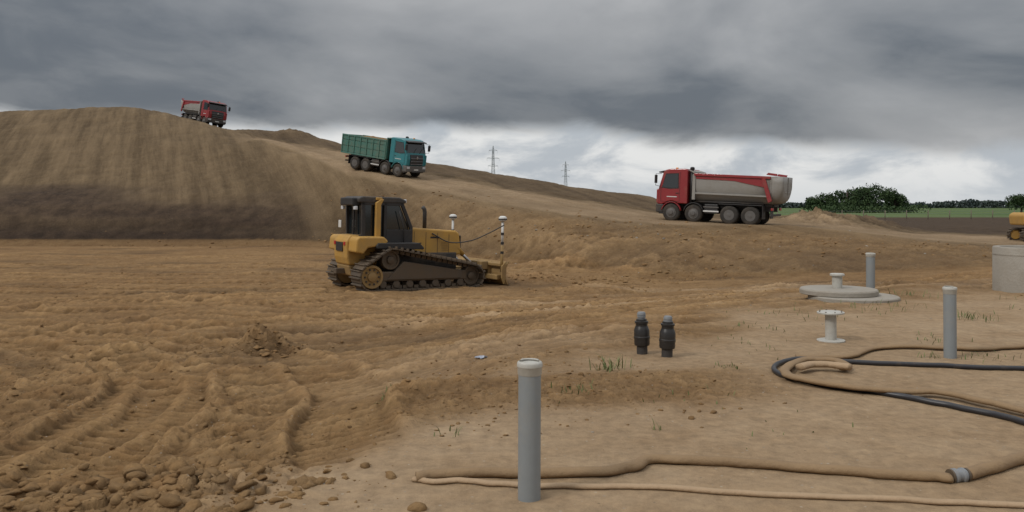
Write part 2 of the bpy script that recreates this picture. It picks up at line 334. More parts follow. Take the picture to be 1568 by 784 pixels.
def soil_material(clodmode=False):
    m, nt, b = new_mat('soil_clods' if clodmode else 'soil'); N=nt.nodes; L=nt.links
    geo = N.new('ShaderNodeNewGeometry')
    def noise(scale, detail=8, rough=.6, vec=None):
        n=N.new('ShaderNodeTexNoise'); n.inputs['Scale'].default_value=scale; n.inputs['Detail'].default_value=detail; n.inputs['Roughness'].default_value=rough
        L.new(vec or geo.outputs['Position'], n.inputs['Vector']); return n.outputs['Fac']
    def mapr(v,a,b_,c=0,d=1):
        r=N.new('ShaderNodeMapRange'); r.inputs['From Min'].default_value=a; r.inputs['From Max'].default_value=b_; r.inputs['To Min'].default_value=c; r.inputs['To Max'].default_value=d
        L.new(v,r.inputs['Value']); return r.outputs[0]
    def mix(f,a,b_,bt='MIX'):
        x=N.new('ShaderNodeMixRGB'); x.blend_type=bt
        for k,v in ((0,f),(1,a),(2,b_)):
            if isinstance(v,tuple): x.inputs[k].default_value=(*v,1)
            elif isinstance(v,(int,float)): x.inputs[k].default_value=v
            else: L.new(v,x.inputs[k])
        return x.outputs[0]
    def mad(a,k,o):
        n=N.new('ShaderNodeMath'); n.operation='MULTIPLY_ADD'; n.inputs[1].default_value=k; L.new(a,n.inputs[0]); L.new(o,n.inputs[2]); return n.outputs[0]
    nmed=noise(1.1,8,.7); nfine=noise(9,8,.7); nvf=noise(60,4,.7); nmid=noise(3.6,8,.7); nbig=noise(.12,6)
    clay = mix(mapr(nmed,.35,.65), (.200,.115,.050), (.300,.190,.090))
    clay = mix(mapr(nmid,.40,.62,0,.45), clay, (.345,.232,.120))
    clay = mix(mapr(nbig,.42,.62,0,.5), clay, (.180,.105,.050))
    c = clay
    fine = mix(mapr(nfine,.3,.7), (.72,.71,.70), (1.18,1.16,1.12))
    if clodmode:
        c = mix(mapr(nmid,.45,.6,0,.5), c, (.15,.095,.05))
        c = mix(1.0, c, fine, 'MULTIPLY')
        L.new(c,b.inputs['Base Color']); b.inputs['Roughness'].default_value=.95; b.inputs['Specular IOR Level'].default_value=.15
        bp=N.new('ShaderNodeBump'); bp.inputs['Distance'].default_value=.03; L.new(mad(nvf,.3,nfine),bp.inputs['Height']); L.new(bp.outputs[0],b.inputs['Normal'])
        return m
    at = N.new('ShaderNodeAttribute'); at.attribute_name='mask'
    cav = N.new('ShaderNodeAttribute'); cav.attribute_name='cavity_shade'
    sep = N.new('ShaderNodeSeparateColor'); L.new(at.outputs['Color'], sep.inputs[0])
    mp0=N.new('ShaderNodeMapping'); mp0.inputs['Rotation'].default_value=(0,0,math.radians(-24)); L.new(geo.outputs['Position'],mp0.inputs['Vector'])
    mp=N.new('ShaderNodeMapping'); mp.inputs['Scale'].default_value=(.75,.05,.05); L.new(mp0.outputs[0],mp.inputs['Vector'])
    nst=noise(1.0,7,.72,mp.outputs[0])
    hillc = mix(mapr(nst,.38,.62), (.098,.068,.038), (.182,.130,.076))
    hillc = mix(mapr(nmed,.45,.75,0,.4), hillc, (.20,.145,.085))
    c = mix(at.outputs['Alpha'], clay, hillc)
    sandc = mix(mapr(nmed,.35,.7), (.295,.208,.126), (.385,.290,.190))
    sandc = mix(mapr(nbig,.45,.6,0,.4), sandc, (.255,.178,.107))
    sandc = mix(mapr(nmid,.55,.75,0,.45), sandc, (.22,.150,.09))
    c = mix(sep.outputs[0], c, sandc)
    darkc = mix(mapr(nmed,.35,.7), (.036,.025,.018), (.082,.056,.038))
    c = mix(sep.outputs[1], c, darkc)
    c = mix(1.0, c, fine, 'MULTIPLY')
    c = mix(1.0, c, mix(cav.outputs['Fac'], (.58,.55,.52), (1.32,1.32,1.32)), 'MULTIPLY')  # imitates shade in ruts and crevices by tinting the colour
    vo=N.new('ShaderNodeTexVoronoi'); vo.inputs['Scale'].default_value=22; L.new(geo.outputs['Position'],vo.inputs['Vector'])
    gs=N.new('ShaderNodeSeparateColor'); L.new(vo.outputs['Color'],gs.inputs[0])
    lt=N.new('ShaderNodeMath'); lt.operation='LESS_THAN'; lt.inputs[1].default_value=.2; L.new(vo.outputs['Distance'],lt.inputs[0])
    gt=N.new('ShaderNodeMath'); gt.operation='GREATER_THAN'; gt.inputs[1].default_value=.86; L.new(gs.outputs[0],gt.inputs[0])
    pm=N.new('ShaderNodeMath'); pm.operation='MULTIPLY'; L.new(lt.outputs[0],pm.inputs[0]); L.new(gt.outputs[0],pm.inputs[1])
    pm2=N.new('ShaderNodeMath'); pm2.operation='MULTIPLY'; pm2.inputs[1].default_value=.5; L.new(pm.outputs[0],pm2.inputs[0])
    c = mix(pm2.outputs[0], c, mix(gs.outputs[1], (.10,.075,.05), (.45,.40,.33)))
    greenc = mix(mapr(noise(.02,5),.35,.65), (.070,.115,.038), (.115,.15,.055))
    greenc = mix(mapr(nmed,.4,.7,0,.4), greenc, (.05,.085,.03))
    c = mix(sep.outputs[2], c, greenc)
    L.new(c,b.inputs['Base Color']); b.inputs['Roughness'].default_value=.95; b.inputs['Specular IOR Level'].default_value=.15
    hgt = mad(nmed,1.0,mad(nmid,1.2,mad(nvf,.25,nfine)))
    bp=N.new('ShaderNodeBump'); bp.inputs['Distance'].default_value=.055
    st=N.new('ShaderNodeMath'); st.operation='MULTIPLY'; L.new(mapr(sep.outputs[0],0,1,1.0,.42),st.inputs[0]); L.new(mapr(at.outputs['Alpha'],0,1,1.0,.6),st.inputs[1])
    L.new(st.outputs[0],bp.inputs['Strength'])
    L.new(hgt,bp.inputs['Height']); L.new(bp.outputs[0],b.inputs['Normal'])
    return m
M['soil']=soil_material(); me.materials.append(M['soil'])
M['clod']=soil_material(True)
M['stone']=mat('stone',(.27,.24,.20),.9,scale=8,bump=.4,var=.4)

# ------------------------------------------------------------------ mesh helpers
def link(name, me_, parent=None, m=None, smooth=False, loc=None, rot=None):
    o = bpy.data.objects.new(name, me_); COL.objects.link(o)
    if m is not None: me_.materials.append(m)
    if smooth:
        me_.polygons.foreach_set('use_smooth', np.ones(len(me_.polygons),bool))
    if parent: o.parent = parent
    if loc is not None: o.location = loc
    if rot is not None: o.rotation_euler = rot
    return o
def empty(name, loc, rot=(0,0,0)):
    e = bpy.data.objects.new(name, None); COL.objects.link(e); e.location = loc; e.rotation_euler = rot; e.empty_display_size=.3
    return e
def bev(o, w, seg=2):
    b = o.modifiers.new('bevel','BEVEL'); b.width=w; b.segments=seg; b.limit_method='ANGLE'; b.angle_limit=math.radians(35)
    return o
def box(par, name, lo, hi, m, b=0.0, rot=None):
    lo=Vector(lo); hi=Vector(hi); c=(lo+hi)/2; h=(hi-lo)/2
    me_=bpy.data.meshes.new(name)
    vs=[(sx*h.x,sy*h.y,sz*h.z) for sx in(-1,1) for sy in(-1,1) for sz in(-1,1)]
    fs=[(0,1,3,2),(4,6,7,5),(0,4,5,1),(2,3,7,6),(0,2,6,4),(1,5,7,3)]
    me_.from_pydata(vs,[],fs); me_.update()
    o=link(name,me_,par,m,loc=c,rot=rot)
    if b>0: bev(o,b)
    return o
def prism(par, name, prof, y0, y1, m, b=0.0):
    n=len(prof); me_=bpy.data.meshes.new(name)
    vs=[(p[0],y0,p[1]) for p in prof]+[(p[0],y1,p[1]) for p in prof]
    fs=[tuple(range(n)),tuple(range(2*n-1,n-1,-1))]+[(i,i+n,(i+1)%n+n,(i+1)%n) for i in range(n)]
    me_.from_pydata(vs,[],fs)
    bm=bmesh.new(); bm.from_mesh(me_); bmesh.ops.recalc_face_normals(bm,faces=bm.faces); bm.to_mesh(me_); bm.free()
    o=link(name,me_,par,m)
    if b>0: bev(o,b)
    return o
def lathe(par, name, prof, m, loc=(0,0,0), rot=(0,0,0), n=28, smooth=True):
    vs=[];fs=[]
    for (r,z) in prof:
        for k in range(n):
            a=2*math.pi*k/n; vs.append((r*math.cos(a),r*math.sin(a),z))
    for i in range(len(prof)-1):
        for k in range(n):
            fs.append((i*n+k,i*n+(k+1)%n,(i+1)*n+(k+1)%n,(i+1)*n+k))
    fs.append(tuple(range(n))[::-1]); fs.append(tuple(range((len(prof)-1)*n,len(prof)*n)))
    me_=bpy.data.meshes.new(name); me_.from_pydata(vs,[],fs)
    bm=bmesh.new(); bm.from_mesh(me_); bmesh.ops.recalc_face_normals(bm,faces=bm.faces); bm.to_mesh(me_); bm.free()
    o=link(name,me_,par,m,loc=loc,rot=rot)
    if smooth:
        for p in me_.polygons: p.use_smooth = len(p.vertices)==4
        me_.set_sharp_from_angle(angle=math.radians(38))
    return o
def tube(par, name, pts, r, m, n=8, flat=1.0, smooth=True, sub=0, wob=0.0):
    P=[Vector(p) for p in (catmull(pts,sub) if sub else pts)]
    vs=[];fs=[]
    for i,p in enumerate(P):
        t=(P[min(i+1,len(P)-1)]-P[max(i-1,0)]).normalized()
        up=Vector((0,0,1)) if abs(t.z)<.95 else Vector((1,0,0))
        s=t.cross(up).normalized(); w=s.cross(t)
        q=float(vnoise(np.array([i*.22]),np.array([len(P)*1.0]),4)[0]) if wob else 0
        rr=r*(1+wob*q); ff=flat*(1-wob*1.5*q)
        for k in range(n):
            a=2*math.pi*k/n; v=p+s*math.cos(a)*rr+w*math.sin(a)*rr*ff
            vs.append(v[:])
    for i in range(len(P)-1):
        for k in range(n): fs.append((i*n+k,i*n+(k+1)%n,(i+1)*n+(k+1)%n,(i+1)*n+k))
    fs.append(tuple(range(n))[::-1]); fs.append(tuple(range((len(P)-1)*n,len(P)*n)))
    me_=bpy.data.meshes.new(name); me_.from_pydata(vs,[],fs)
    return link(name,me_,par,m,smooth=smooth)

# ------------------------------------------------------------------ wheels & trucks
def wheel(par, name, x, y, dual, side, r=.52):
    w=.30 if not dual else .62
    e=w/2
    rot=(-math.pi/2*side,0,0)
    prof=[(.27,-e),(.42,-e),(.49,-e+.03),(r,-e+.08)]
    if dual: prof+=[(r,-.05),(.44,-.03),(.44,.03),(r,.05)]
    prof+=[(r,e-.08),(.49,e-.03),(.42,e),(.30,e-.015)]
    lathe(par,name+'_tyre',prof,M['rubber'],loc=(x,y,r),rot=rot,n=36)
    if dual: rp=[(.29,e-.01),(.29,e-.02),(.26,e-.05),(.24,e-.16),(.16,e-.17),(.13,e-.05),(.11,e+.0),(.0001,e+.01)]
    else:    rp=[(.30,e-.01),(.29,e+.0),(.25,e-.03),(.22,e+.015),(.15,e+.03),(.12,e+.07),(.0001,e+.08)]
    lathe(par,name+'_rim',rp,M['hub'],loc=(x,y,r),rot=rot,n=28)

def truck(name, x, y, heading, paint, body):
    hx,hy=math.cos(heading),math.sin(heading)
    nx,ny=-hy,hx
    z=height(np.array([x+hx*2.2,x-hx*2.2,x+nx,x-nx]),np.array([y+hy*2.2,y-hy*2.2,y+ny,y-ny]))
    zf,zr,zl,zrr=[float(v) for v in z]
    pitch=-math.atan2(zf-zr,4.4); roll=math.atan2(zl-zrr,2.0)*.3
    T=empty(name,(x,y,(zf+zr)/2-.03),(roll,pitch,heading))
    F=2.95
    ax=[F-.88,F-2.20,F-4.25,F-5.42]
    for i,a in enumerate(ax):
        dual=i>=2
        for sd,nm in ((1,'l'),(-1,'r')):
            wheel(T,f'wheel_{i+1}{nm}',a,sd*(1.05 if not dual else .92),dual,sd)
        box(T,f'axle_{i+1}',(a-.07,-.9,.45),(a+.07,.9,.59),M['chassis'])
    for sd in (1,-1):
        box(T,'frame_rail',(F-6.5,sd*.42-.05,.78),(F-.5,sd*.42+.05,1.06),M['chassis'])
    for k in range(5): box(T,'cross_member',(F-1.3-k*1.15,-.37,.82),(F-1.2-k*1.15,.37,1.0),M['chassis'])
    cx=ax[0]; arch=[(cx+.62*math.cos(a),.56+.62*math.sin(a)) for a in np.linspace(math.radians(8),math.radians(172),12)]
    prof=[(F-.02,.98),(F,1.5),(F-.10,1.98),(F-.34,2.82),(F-.46,2.96),(F-.75,3.03),(F-1.70,3.05),(F-1.80,2.95),(F-1.82,1.05),(F-1.60,1.05)]
    prof+= [(p[0],max(p[1],.98)) for p in arch[::-1] if p[1]>1.0]
    prof+= [(F-.30,.98)]
    prism(T,'cab',prof,-1.2,1.2,paint,.05)
    for sd in (1,-1):
        for j,axx in enumerate((ax[0],ax[1])):
            pts=[(axx+.60*math.cos(a),sd*1.06,.52+.62*math.sin(a)) for a in np.linspace(math.radians(10),math.radians(168),12)]
            vs=[];fs=[]
            for p in pts: vs+=[(p[0],sd*.88,p[2]),(p[0],sd*1.23,p[2])]
            for k in range(len(pts)-1): fs.append((2*k,2*k+1,2*k+3,2*k+2))
            me_=bpy.data.meshes.new('mudguard'); me_.from_pydata(vs,[],fs)
            o=link('mudguard',me_,T,M['black'] if j else paint,smooth=True); so=o.modifiers.new('s','SOLIDIFY'); so.thickness=.04
        y=sd*1.206
        win=[(F-.30,1.98),(F-.36,2.12),(F-.52,2.70),(F-1.22,2.74),(F-1.25,1.95),(F-.72,1.93)]
        prism(T,'side_window',win,y-.006,y+.006,M['glass'])
        prism(T,'window_seal',[(F-.26,1.93),(F-.33,2.12),(F-.50,2.75),(F-1.27,2.79),(F-1.30,1.90),(F-.72,1.87)],y-.004,y+.002,M['black'])
        box(T,'door_seam',(F-1.36,y-.004,1.15),(F-1.345,y+.004,2.86),M['black'])
        box(T,'door_seam',(F-.24,y-.004,1.15),(F-.225,y+.004,1.95),M['black'])
        box(T,'door_seam',(F-1.36,y-.004,1.14),(F-.24,y+.004,1.155),M['black'])
        box(T,'door_handle',(F-1.30,y-.01,1.62),(F-1.12,y+.03,1.66),M['black'],.008)
        box(T,'door_lettering',(F-1.2,y-.004,1.40),(F-.60,y+.005,1.45),M['white'])
        box(T,'step',(F-.40,sd*1.0-.18,.42),(F-.12,sd*1.0+.18,.62),M['black'],.02)
        tube(T,'mirror_arm',[(F-.22,sd*1.15,2.75),(F+.02,sd*1.42,2.72),(F+.02,sd*1.42,2.05),(F-.18,sd*1.17,2.0)],.018,M['black'],6)
        box(T,'mirror',(F-.04,sd*1.42-.12,2.18),(F+.07,sd*1.42+.12,2.66),M['black'],.03)
        box(T,'headlamp',(F-.01,sd*.98-.19,.74),(F+.055,sd*.98+.19,.93),M['lamp'],.02)
        box(T,'corner_deflector',(F-.13,sd*1.13-.08,1.05),(F+.03,sd*1.13+.09,1.85),paint,.04)
        mid=(ax[1]+ax[2])/2
        box(T,'side_box',(mid-.38,sd*.93-.26,.55),(mid+.38,sd*.93+.28,1.08),M['chassis'] if sd<0 else M['black'],.03)
        box(T,'side_guard',(mid-.44,sd*1.215-.02,.64),(mid+.44,sd*1.215+.02,.72),M['white'],.01)
        box(T,'side_guard_upper',(mid-.44,sd*1.215-.02,.88),(mid+.44,sd*1.215+.02,.94),M['hub'],.01)
        box(T,'rear_mudguard',(ax[3]-.64,sd*.93-.31,1.09),(ax[2]+.60,sd*.93+.31,1.13),M['black'],.01)
        box(T,'mud_flap',(ax[3]-.68,sd*.93-.31,.38),(ax[3]-.65,sd*.93+.31,1.12),M['black'])
        box(T,'tail_lamp',(F-6.57,sd*.95-.2,.86),(F-6.51,sd*.95+.2,1.0),M['tail'],.01)
    box(T,'rear_underrun_bar',(F-6.55,-1.15,.55),(F-6.45,1.15,.66),M['chassis'],.01)
    def scr(nm,ya,yb,za,zb,m_,out,za0=1.98,zb0=2.82,xa0=F-.10,xb0=F-.34):
        fa=(za-za0)/(zb0-za0); fb=(zb-za0)/(zb0-za0)
        xa=xa0+(xb0-xa0)*fa; xb=xa0+(xb0-xa0)*fb
        prism(T,nm,[(xa+out,za),(xb+out,zb),(xb-.03,zb),(xa-.03,za)],ya,yb,m_)
    scr('windscreen',-1.10,1.10,2.0,2.78,M['glass'],.012)
    for yy_ in (-.35,.4): tube(T,'wiper',[(F-.07,yy_,2.0),(F-.16,yy_+.42,2.36)],.012,M['black'],5)
    box(T,'sun_visor',(F-.42,-1.1,2.83),(F-.02,1.1,2.90),M['black'],.02,rot=(0,math.radians(12),0))
    prism(T,'grille',[(F-.03,1.02),(F+.035,1.04),(F+.045,1.50),(F-.04,1.86),(F-.11,1.86)],-.78,.78,M['black'],.015)
    for k in range(5): box(T,'grille_slat',(F+.02,-.74,1.10+k*.115),(F+.065,.74,1.135+k*.115),M['chassis' if k%2 else 'galv'],.006)
    lathe(T,'front_badge',[(.11,0),(.11,.02),(.0001,.03)],M['chrome'],loc=(F+.05,0,1.62),rot=(0,math.pi/2,0),n=20)
    box(T,'bumper',(F-.40,-1.21,.50),(F+.05,1.21,.98),M['chassis'] if paint!=M['teal'] else M['hub'],.05)
    box(T,'bumper_step',(F-.2,-.5,.44),(F+.07,.5,.56),M['black'],.02)
    box(T,'number_plate',(F+.052,-.26,.62),(F+.06,.26,.73),M['white'])
    box(T,'roof_beacon',(F-1.0,.5,3.05),(F-.88,.62,3.13),M['amber'],.02)
    tube(T,'air_intake',[(F-1.98,.95,1.1),(F-1.98,.95,3.0)],.09,M['black'],12)
    lathe(T,'intake_cap',[(.11,0),(.13,.05),(.13,.14),(.06,.19)],M['black'],loc=(F-1.98,.95,2.98))
    tube(T,'exhaust_stack',[(F-1.98,-.9,1.0),(F-1.98,-.9,2.9)],.07,M['steel'],10)
    box(T,'gear_rack',(F-2.12,-.75,1.06),(F-1.86,.75,2.2),M['chassis'],.03)
    fx=F-2.20; rx=F-6.55
    box(T,'subframe',(rx,-.52,1.06),(fx,.52,1.20),M['chassis'],.01)
    if body=='halfpipe':
        def sec(hw,top,bot,n=9):
            pts=[(hw,top),(hw-.02,top-.35)]
            r0=(top-.55-bot)
            for k in range(n+1):
                a=math.pi/2*k/n; pts.append(((hw-.03)-.62*(1-math.cos(a)), bot+r0*(1-math.sin(a))))
            return pts+[(-p[0],p[1]) for p in pts[::-1]]
        secs=[(fx,sec(1.2,2.72,1.22)),(F-3.6,sec(1.2,2.70,1.22)),(F-5.4,sec(1.2,2.66,1.22)),(rx+.1,sec(1.2,2.64,1.24))]
        vs=[];fs=[]; n=len(secs[0][1])
        for sx,sp in secs: vs+=[(sx,p[0],p[1]) for p in sp]
        for a in range(len(secs)-1):
            for k in range(n-1): fs.append((a*n+k,a*n+k+1,(a+1)*n+k+1,(a+1)*n+k))
        fs.append(tuple(range(n)))
        me_=bpy.data.meshes.new('tipper_tub'); me_.from_pydata(vs,[],fs)
        o=link('tipper_tub',me_,T,M['grey_body']); s=o.modifiers.new('s','SOLIDIFY'); s.thickness=.05; s.offset=0
        for p in me_.polygons: p.use_smooth=len(p.vertices)==4
        me_.set_sharp_from_angle(angle=math.radians(35))
        vs=[];fs=[]; K=8; sp0=sec(1.18,2.72,1.24); czz=2.15
        for j in range(K+1):
            t=j/K; sc=1-.42*t*t-.25*t**4; xx=rx+.1-.62*math.sin(t*math.pi/2)
            for p in sp0:
                vs.append((xx,p[0]*(1-.12*t**3),czz+(p[1]-czz)*(sc if p[1]<czz else 1)))
        for a in range(K):
            for k in range(n-1): fs.append((a*n+k,a*n+k+1,(a+1)*n+k+1,(a+1)*n+k))
        fs.append(tuple(range(K*n,(K+1)*n)))
        me_=bpy.data.meshes.new('tailgate'); me_.from_pydata(vs,[],fs)
        o=link('tailgate',me_,T,M['grey_body'],smooth=True); s=o.modifiers.new('s','SOLIDIFY'); s.thickness=.06; s.offset=0
        me_.set_sharp_from_angle(angle=math.radians(50))
        rim=vs[K*n:(K+1)*n]; tube(T,'tailgate_rim',rim,.045,M['grey_body'],8)
        rim=vs[0:n]; tube(T,'tailgate_frame',[(p[0]-.02,p[1]*1.01,p[2]) for p in rim],.05,M['grey_body'],8)
        box(T,'tailgate_rib',(rx-.60,-.06,1.75),(rx-.50,.06,2.7),M['grey_body'],.01)
        for sd in (1,-1):
            prism(T,'top_rail',[(fx,2.66),(fx,2.80),(rx+.1,2.72),(rx+.1,2.58)],sd*1.25-.05,sd*1.25+.05,paint,.015)
            prism(T,'rear_post',[(rx+.62,2.70),(rx+.40,2.70),(rx-.02,1.38),(rx+.18,1.28)],sd*1.245-.06,sd*1.245+.05,paint,.015)
            prism(T,'front_post',[(fx+.10,2.74),(fx-.08,2.74),(fx-.08,1.30),(fx+.10,1.30)],sd*1.2-.06,sd*1.2+.05,M['grey_body'],.015)
            prism(T,'lower_rail',[(fx,1.72),(fx,1.63),(rx+.15,1.58),(rx+.15,1.67)],sd*1.19-.05,sd*1.19+.04,M['grey_body'],.01)
            prism(T,'colour_band',[(fx-.1,2.64),(fx-.1,2.50),(F-4.5,2.42),(rx+.45,2.12),(rx+.52,2.58)],sd*1.222-.004,sd*1.222+.012,paint)
            prism(T,'tailgate_arm',[(rx+.35,2.80),(rx+.25,2.92),(rx-.25,2.86),(rx-.2,2.74)],sd*1.22-.03,sd*1.22+.03,paint,.01)
            box(T,'body_foot',(rx+.1,sd*.55-.06,1.06),(rx+.5,sd*.55+.06,1.3),M['chassis'])
            tube(T,'rail_pipe',[(rx+.5,sd*.9,1.2),(fx,sd*.9,1.2)],.05,M['chassis'],8)
        box(T,'headboard',(fx,-1.2,1.3),(fx+.06,1.2,2.86),M['grey_body'],.02)
        prism(T,'canopy',[(fx+.05,2.80),(fx+.05,2.90),(fx+.35,3.0),(fx+.35,2.95)],-1.1,1.1,M['grey_body'],.01)
    else:
        bt=1.28; fx2=fx; rx2=rx-.45
        box(T,'load_floor',(rx2,-1.22,1.20),(fx2,1.22,1.32),M['tealbody'],.02)
        for sd in (1,-1):
            for lvl,(a,b_) in enumerate(((bt+.05,1.80),(1.83,2.30),(2.33,2.66))):
                box(T,'side_board',(rx2,sd*1.2-.03,a),(fx2,sd*1.2+.03,b_),M['tealbody'],.012)
            for k in range(8):
                xx=rx2+.05+(fx2-rx2-.1)*k/7
                box(T,'side_rib',(xx-.045,sd*1.25-.035,1.30),(xx+.045,sd*1.25+.035,2.68),M['tealbody'],.015)
            box(T,'top_rail',(rx2,sd*1.22-.06,2.64),(fx2,sd*1.22+.06,2.75),M['tealbody'],.015)
            box(T,'hinge_rail',(rx2,sd*1.25-.02,1.18),(fx2,sd*1.25+.03,1.28),M['tealbody'],.01)
        box(T,'tailgate',(rx2-.06,-1.22,1.3),(rx2,1.22,2.72),M['tealbody'],.02)
        for k in range(5): box(T,'tailgate_rib',(rx2-.12,-1.1+.5*k,1.3),(rx2-.05,-1.0+.5*k,2.6),M['tealbody'],.01)
        box(T,'headboard',(fx2,-1.24,1.25),(fx2+.08,1.24,2.95),M['tealbody'],.02)
        prism(T,'canopy',[(fx2+.04,2.86),(fx2+.04,2.95),(fx2+.65,3.02),(fx2+.65,2.96)],-1.15,1.15,M['tealbody'],.01)
        g=14; vs=[];fs=[]
        for a in range(g+1):
            for b_ in range(g+1):
                X_=rx2+.05+(fx2-rx2-.1)*a/g; Y_=-1.15+2.3*b_/g
                e_=min(a,g-a,b_,g-b_)/g*2; vs.append((X_,Y_,2.40+.40*math.sin(min(1,e_)*1.57)+random.uniform(-.05,.05)))
        for a in range(g):
            for b_ in range(g): fs.append((a*(g+1)+b_,(a+1)*(g+1)+b_,(a+1)*(g+1)+b_+1,a*(g+1)+b_+1))
        me_=bpy.data.meshes.new('soil_load'); me_.from_pydata(vs,[],fs); link('soil_load',me_,T,M['clod'])
    return T

truck('dump_truck', 11.55, 46.4, math.radians(180-31), M['red'], 'halfpipe')
truck('dump_truck', -10.2, 65.3, math.radians(-32), M['teal'], 'box')
truck('dump_truck', -38.1, 99.2, math.radians(-40), M['red'], 'halfpipe')

# ------------------------------------------------------------------ bulldozer
def hull(pts):
    pts=sorted(set(pts))
    def half(ps):
        h=[]
        for p in ps:
            while len(h)>=2 and (h[-1][0]-h[-2][0])*(p[1]-h[-2][1])-(h[-1][1]-h[-2][1])*(p[0]-h[-2][0])<=0: h.pop()
            h.append(p)
        return h
    a=half(pts); b=half(pts[::-1]); return a[:-1]+b[:-1]
def crawler(par, name, circles, y, w, pitch=.2, th=.05):
    pts=[]
    for cx_,cz_,r in circles:
        for k in range(48): a=2*math.pi*k/48; pts.append((round(cx_+r*math.cos(a),5),round(cz_+r*math.sin(a),5)))
    h=hull(pts); h.append(h[0]); seg=[0]
    for a,b in zip(h[:-1],h[1:]): seg.append(seg[-1]+math.hypot(b[0]-a[0],b[1]-a[1]))
    n=int(seg[-1]/pitch); vs=[];fs=[]
    hx_=[p[0] for p in h]; hz_=[p[1] for p in h]
    for k in range(n):
        def at(s): s%=seg[-1]; return np.array((np.interp(s,seg,hx_),np.interp(s,seg,hz_)))
        s0=k*seg[-1]/n; a=at(s0); b=at(s0+pitch*.9); d=(b-a)/max(1e-6,np.linalg.norm(b-a)); nrm=np.array((d[1],-d[0]))
        for (p0,p1,t0,t1) in ((a,b,0,th),(a,a+d*.035,th,th+.06)):
            q=len(vs)
            for yy_ in (y-w/2,y+w/2):
                for p,t in ((p0,t0),(p1,t0),(p1,t1),(p0,t1)):
                    c=p+nrm*t; vs.append((c[0],yy_,c[1]))
            fs+=[(q,q+1,q+2,q+3),(q+7,q+6,q+5,q+4)]+[(q+i,q+4+i,q+4+(i+1)%4,q+(i+1)%4) for i in range(4)]
        q=len(vs); c=(a+b)/2-nrm*.06
        for yy_ in (y-.12,y+.12):
            for dx,dz in ((-.08,-.05),(.08,-.05),(.08,.05),(-.08,.05)):
                v=c+d*dx+nrm*dz; vs.append((v[0],yy_,v[1]))
        fs+=[(q,q+1,q+2,q+3),(q+7,q+6,q+5,q+4)]+[(q+i,q+4+i,q+4+(i+1)%4,q+(i+1)%4) for i in range(4)]
    me_=bpy.data.meshes.new(name); me_.from_pydata(vs,[],fs); return link(name,me_,par,M['steel'])

dzx,dzy,dza=-4.02,27.7,math.radians(33)
D=empty('bulldozer',(dzx,dzy,-1.06),(math.radians(.6),math.radians(1.2),dza))
def disc(par,name,x,y,z,r,w,m,side=1):
    lathe(par,name,[(r*.98,-w/2),(r,-w/2+.02),(r,w/2-.02),(r*.96,w/2),(r*.80,w/2),(r*.76,w/2-.05),(r*.42,w/2-.05),(r*.38,w/2+.01),(r*.2,w/2+.03),(.0001,w/2+.04)],m,loc=(x,y,z),rot=(-math.pi/2*side,0,0),n=32)
for sd in (1,-1):
    yc=sd*1.07
    crawler(D,'track',[(-1.45,.47,.42),(-.75,1.0,.36),(2.3,.42,.36)],yc,.80)
    disc(D,'rear_idler',-1.45,yc,.47,.38,.62,M['yworn'],sd); disc(D,'front_idler',2.3,yc,.42,.33,.3,M['steel'],sd)
    disc(D,'sprocket',-.75,yc,1.0,.32,.3,M['steel'],sd)
    for k in range(10):
        a=k*math.pi/5; lathe(D,'idler_bolt',[(.03,0),(.03,.03)],M['chassis'],loc=(-1.45+.24*math.cos(a),yc+sd*.265,.47+.24*math.sin(a)),rot=(-math.pi/2*sd,0,0),n=8)
    box(D,'track_frame',(-1.2,yc-.17,.30),(2.1,yc+.17,.62),M['steel'],.04)
    prism(D,'track_frame_guard',[(-.9,.35),(-.3,.95),(.4,.85),(1.9,.62),(1.9,.35)],*sorted((yc+sd*.02,yc+sd*.2)),M['steel'],.02)
    for k in range(7): lathe(D,'roller',[(.11,-.16),(.13,-.14),(.13,.14),(.11,.16)],M['steel'],loc=(-1.0+k*.48,yc,.2),rot=(math.pi/2,0,0),n=16)
    prism(D,'fender',[(-1.30,1.46),(-1.22,1.56),(.25,1.56),(.42,1.40),(.40,1.34),(-1.28,1.38)],*sorted((sd*.6,sd*1.30)),M['black'],.02)
    prism(D,'rear_side_tank',[(-1.98,1.26),(-1.95,1.66),(-1.86,1.76),(-1.0,1.76),(-.84,1.62),(-.95,1.46),(-1.55,1.40),(-1.70,1.2)],*sorted((sd*.55,sd*1.22)),M['yellow'],.05)
    box(D,'push_arm',(.9,sd*.55-.09,.38),(3.1,sd*.55+.09,.60),M['yworn'],.03)
    tube(D,'lift_cylinder',[(2.1,sd*.42,1.35),(3.0,sd*.45,.55)],.055,M['chrome'],10)
    tube(D,'lift_cylinder_barrel',[(1.75,sd*.41,1.72),(2.4,sd*.43,1.1)],.085,M['yellow'],10)
box(D,'main_frame',(-1.5,-.52,.55),(2.1,.52,1.2),M['chassis'],.05)
prism(D,'fuel_tank',[(-1.95,.80),(-2.02,1.05),(-2.05,1.58),(-1.92,1.78),(-.95,1.82),(-.95,.80)],-.58,.58,M['yellow'],.06)
prism(D,'rear_case',[(-1.85,.45),(-1.95,.80),(-1.2,.85),(-1.2,.40)],-.55,.55,M['yworn'],.05)
box(D,'drawbar',(-2.2,-.12,.5),(-1.8,.12,.68),M['steel'],.02)
box(D,'tank_grille',(-2.07,-.28,1.25),(-2.045,.3,1.55),M['black'],.005)
for sd in (1,-1): box(D,'rear_lamp',(-2.07,sd*.43-.07,1.45),(-2.03,sd*.43+.07,1.57),M['tail'],.01)
prism(D,'engine_hood',[(.05,1.10),(.05,2.02),(.18,2.06),(2.05,1.95),(2.20,1.86),(2.30,1.10)],-.50,.50,M['yellow'],.06)
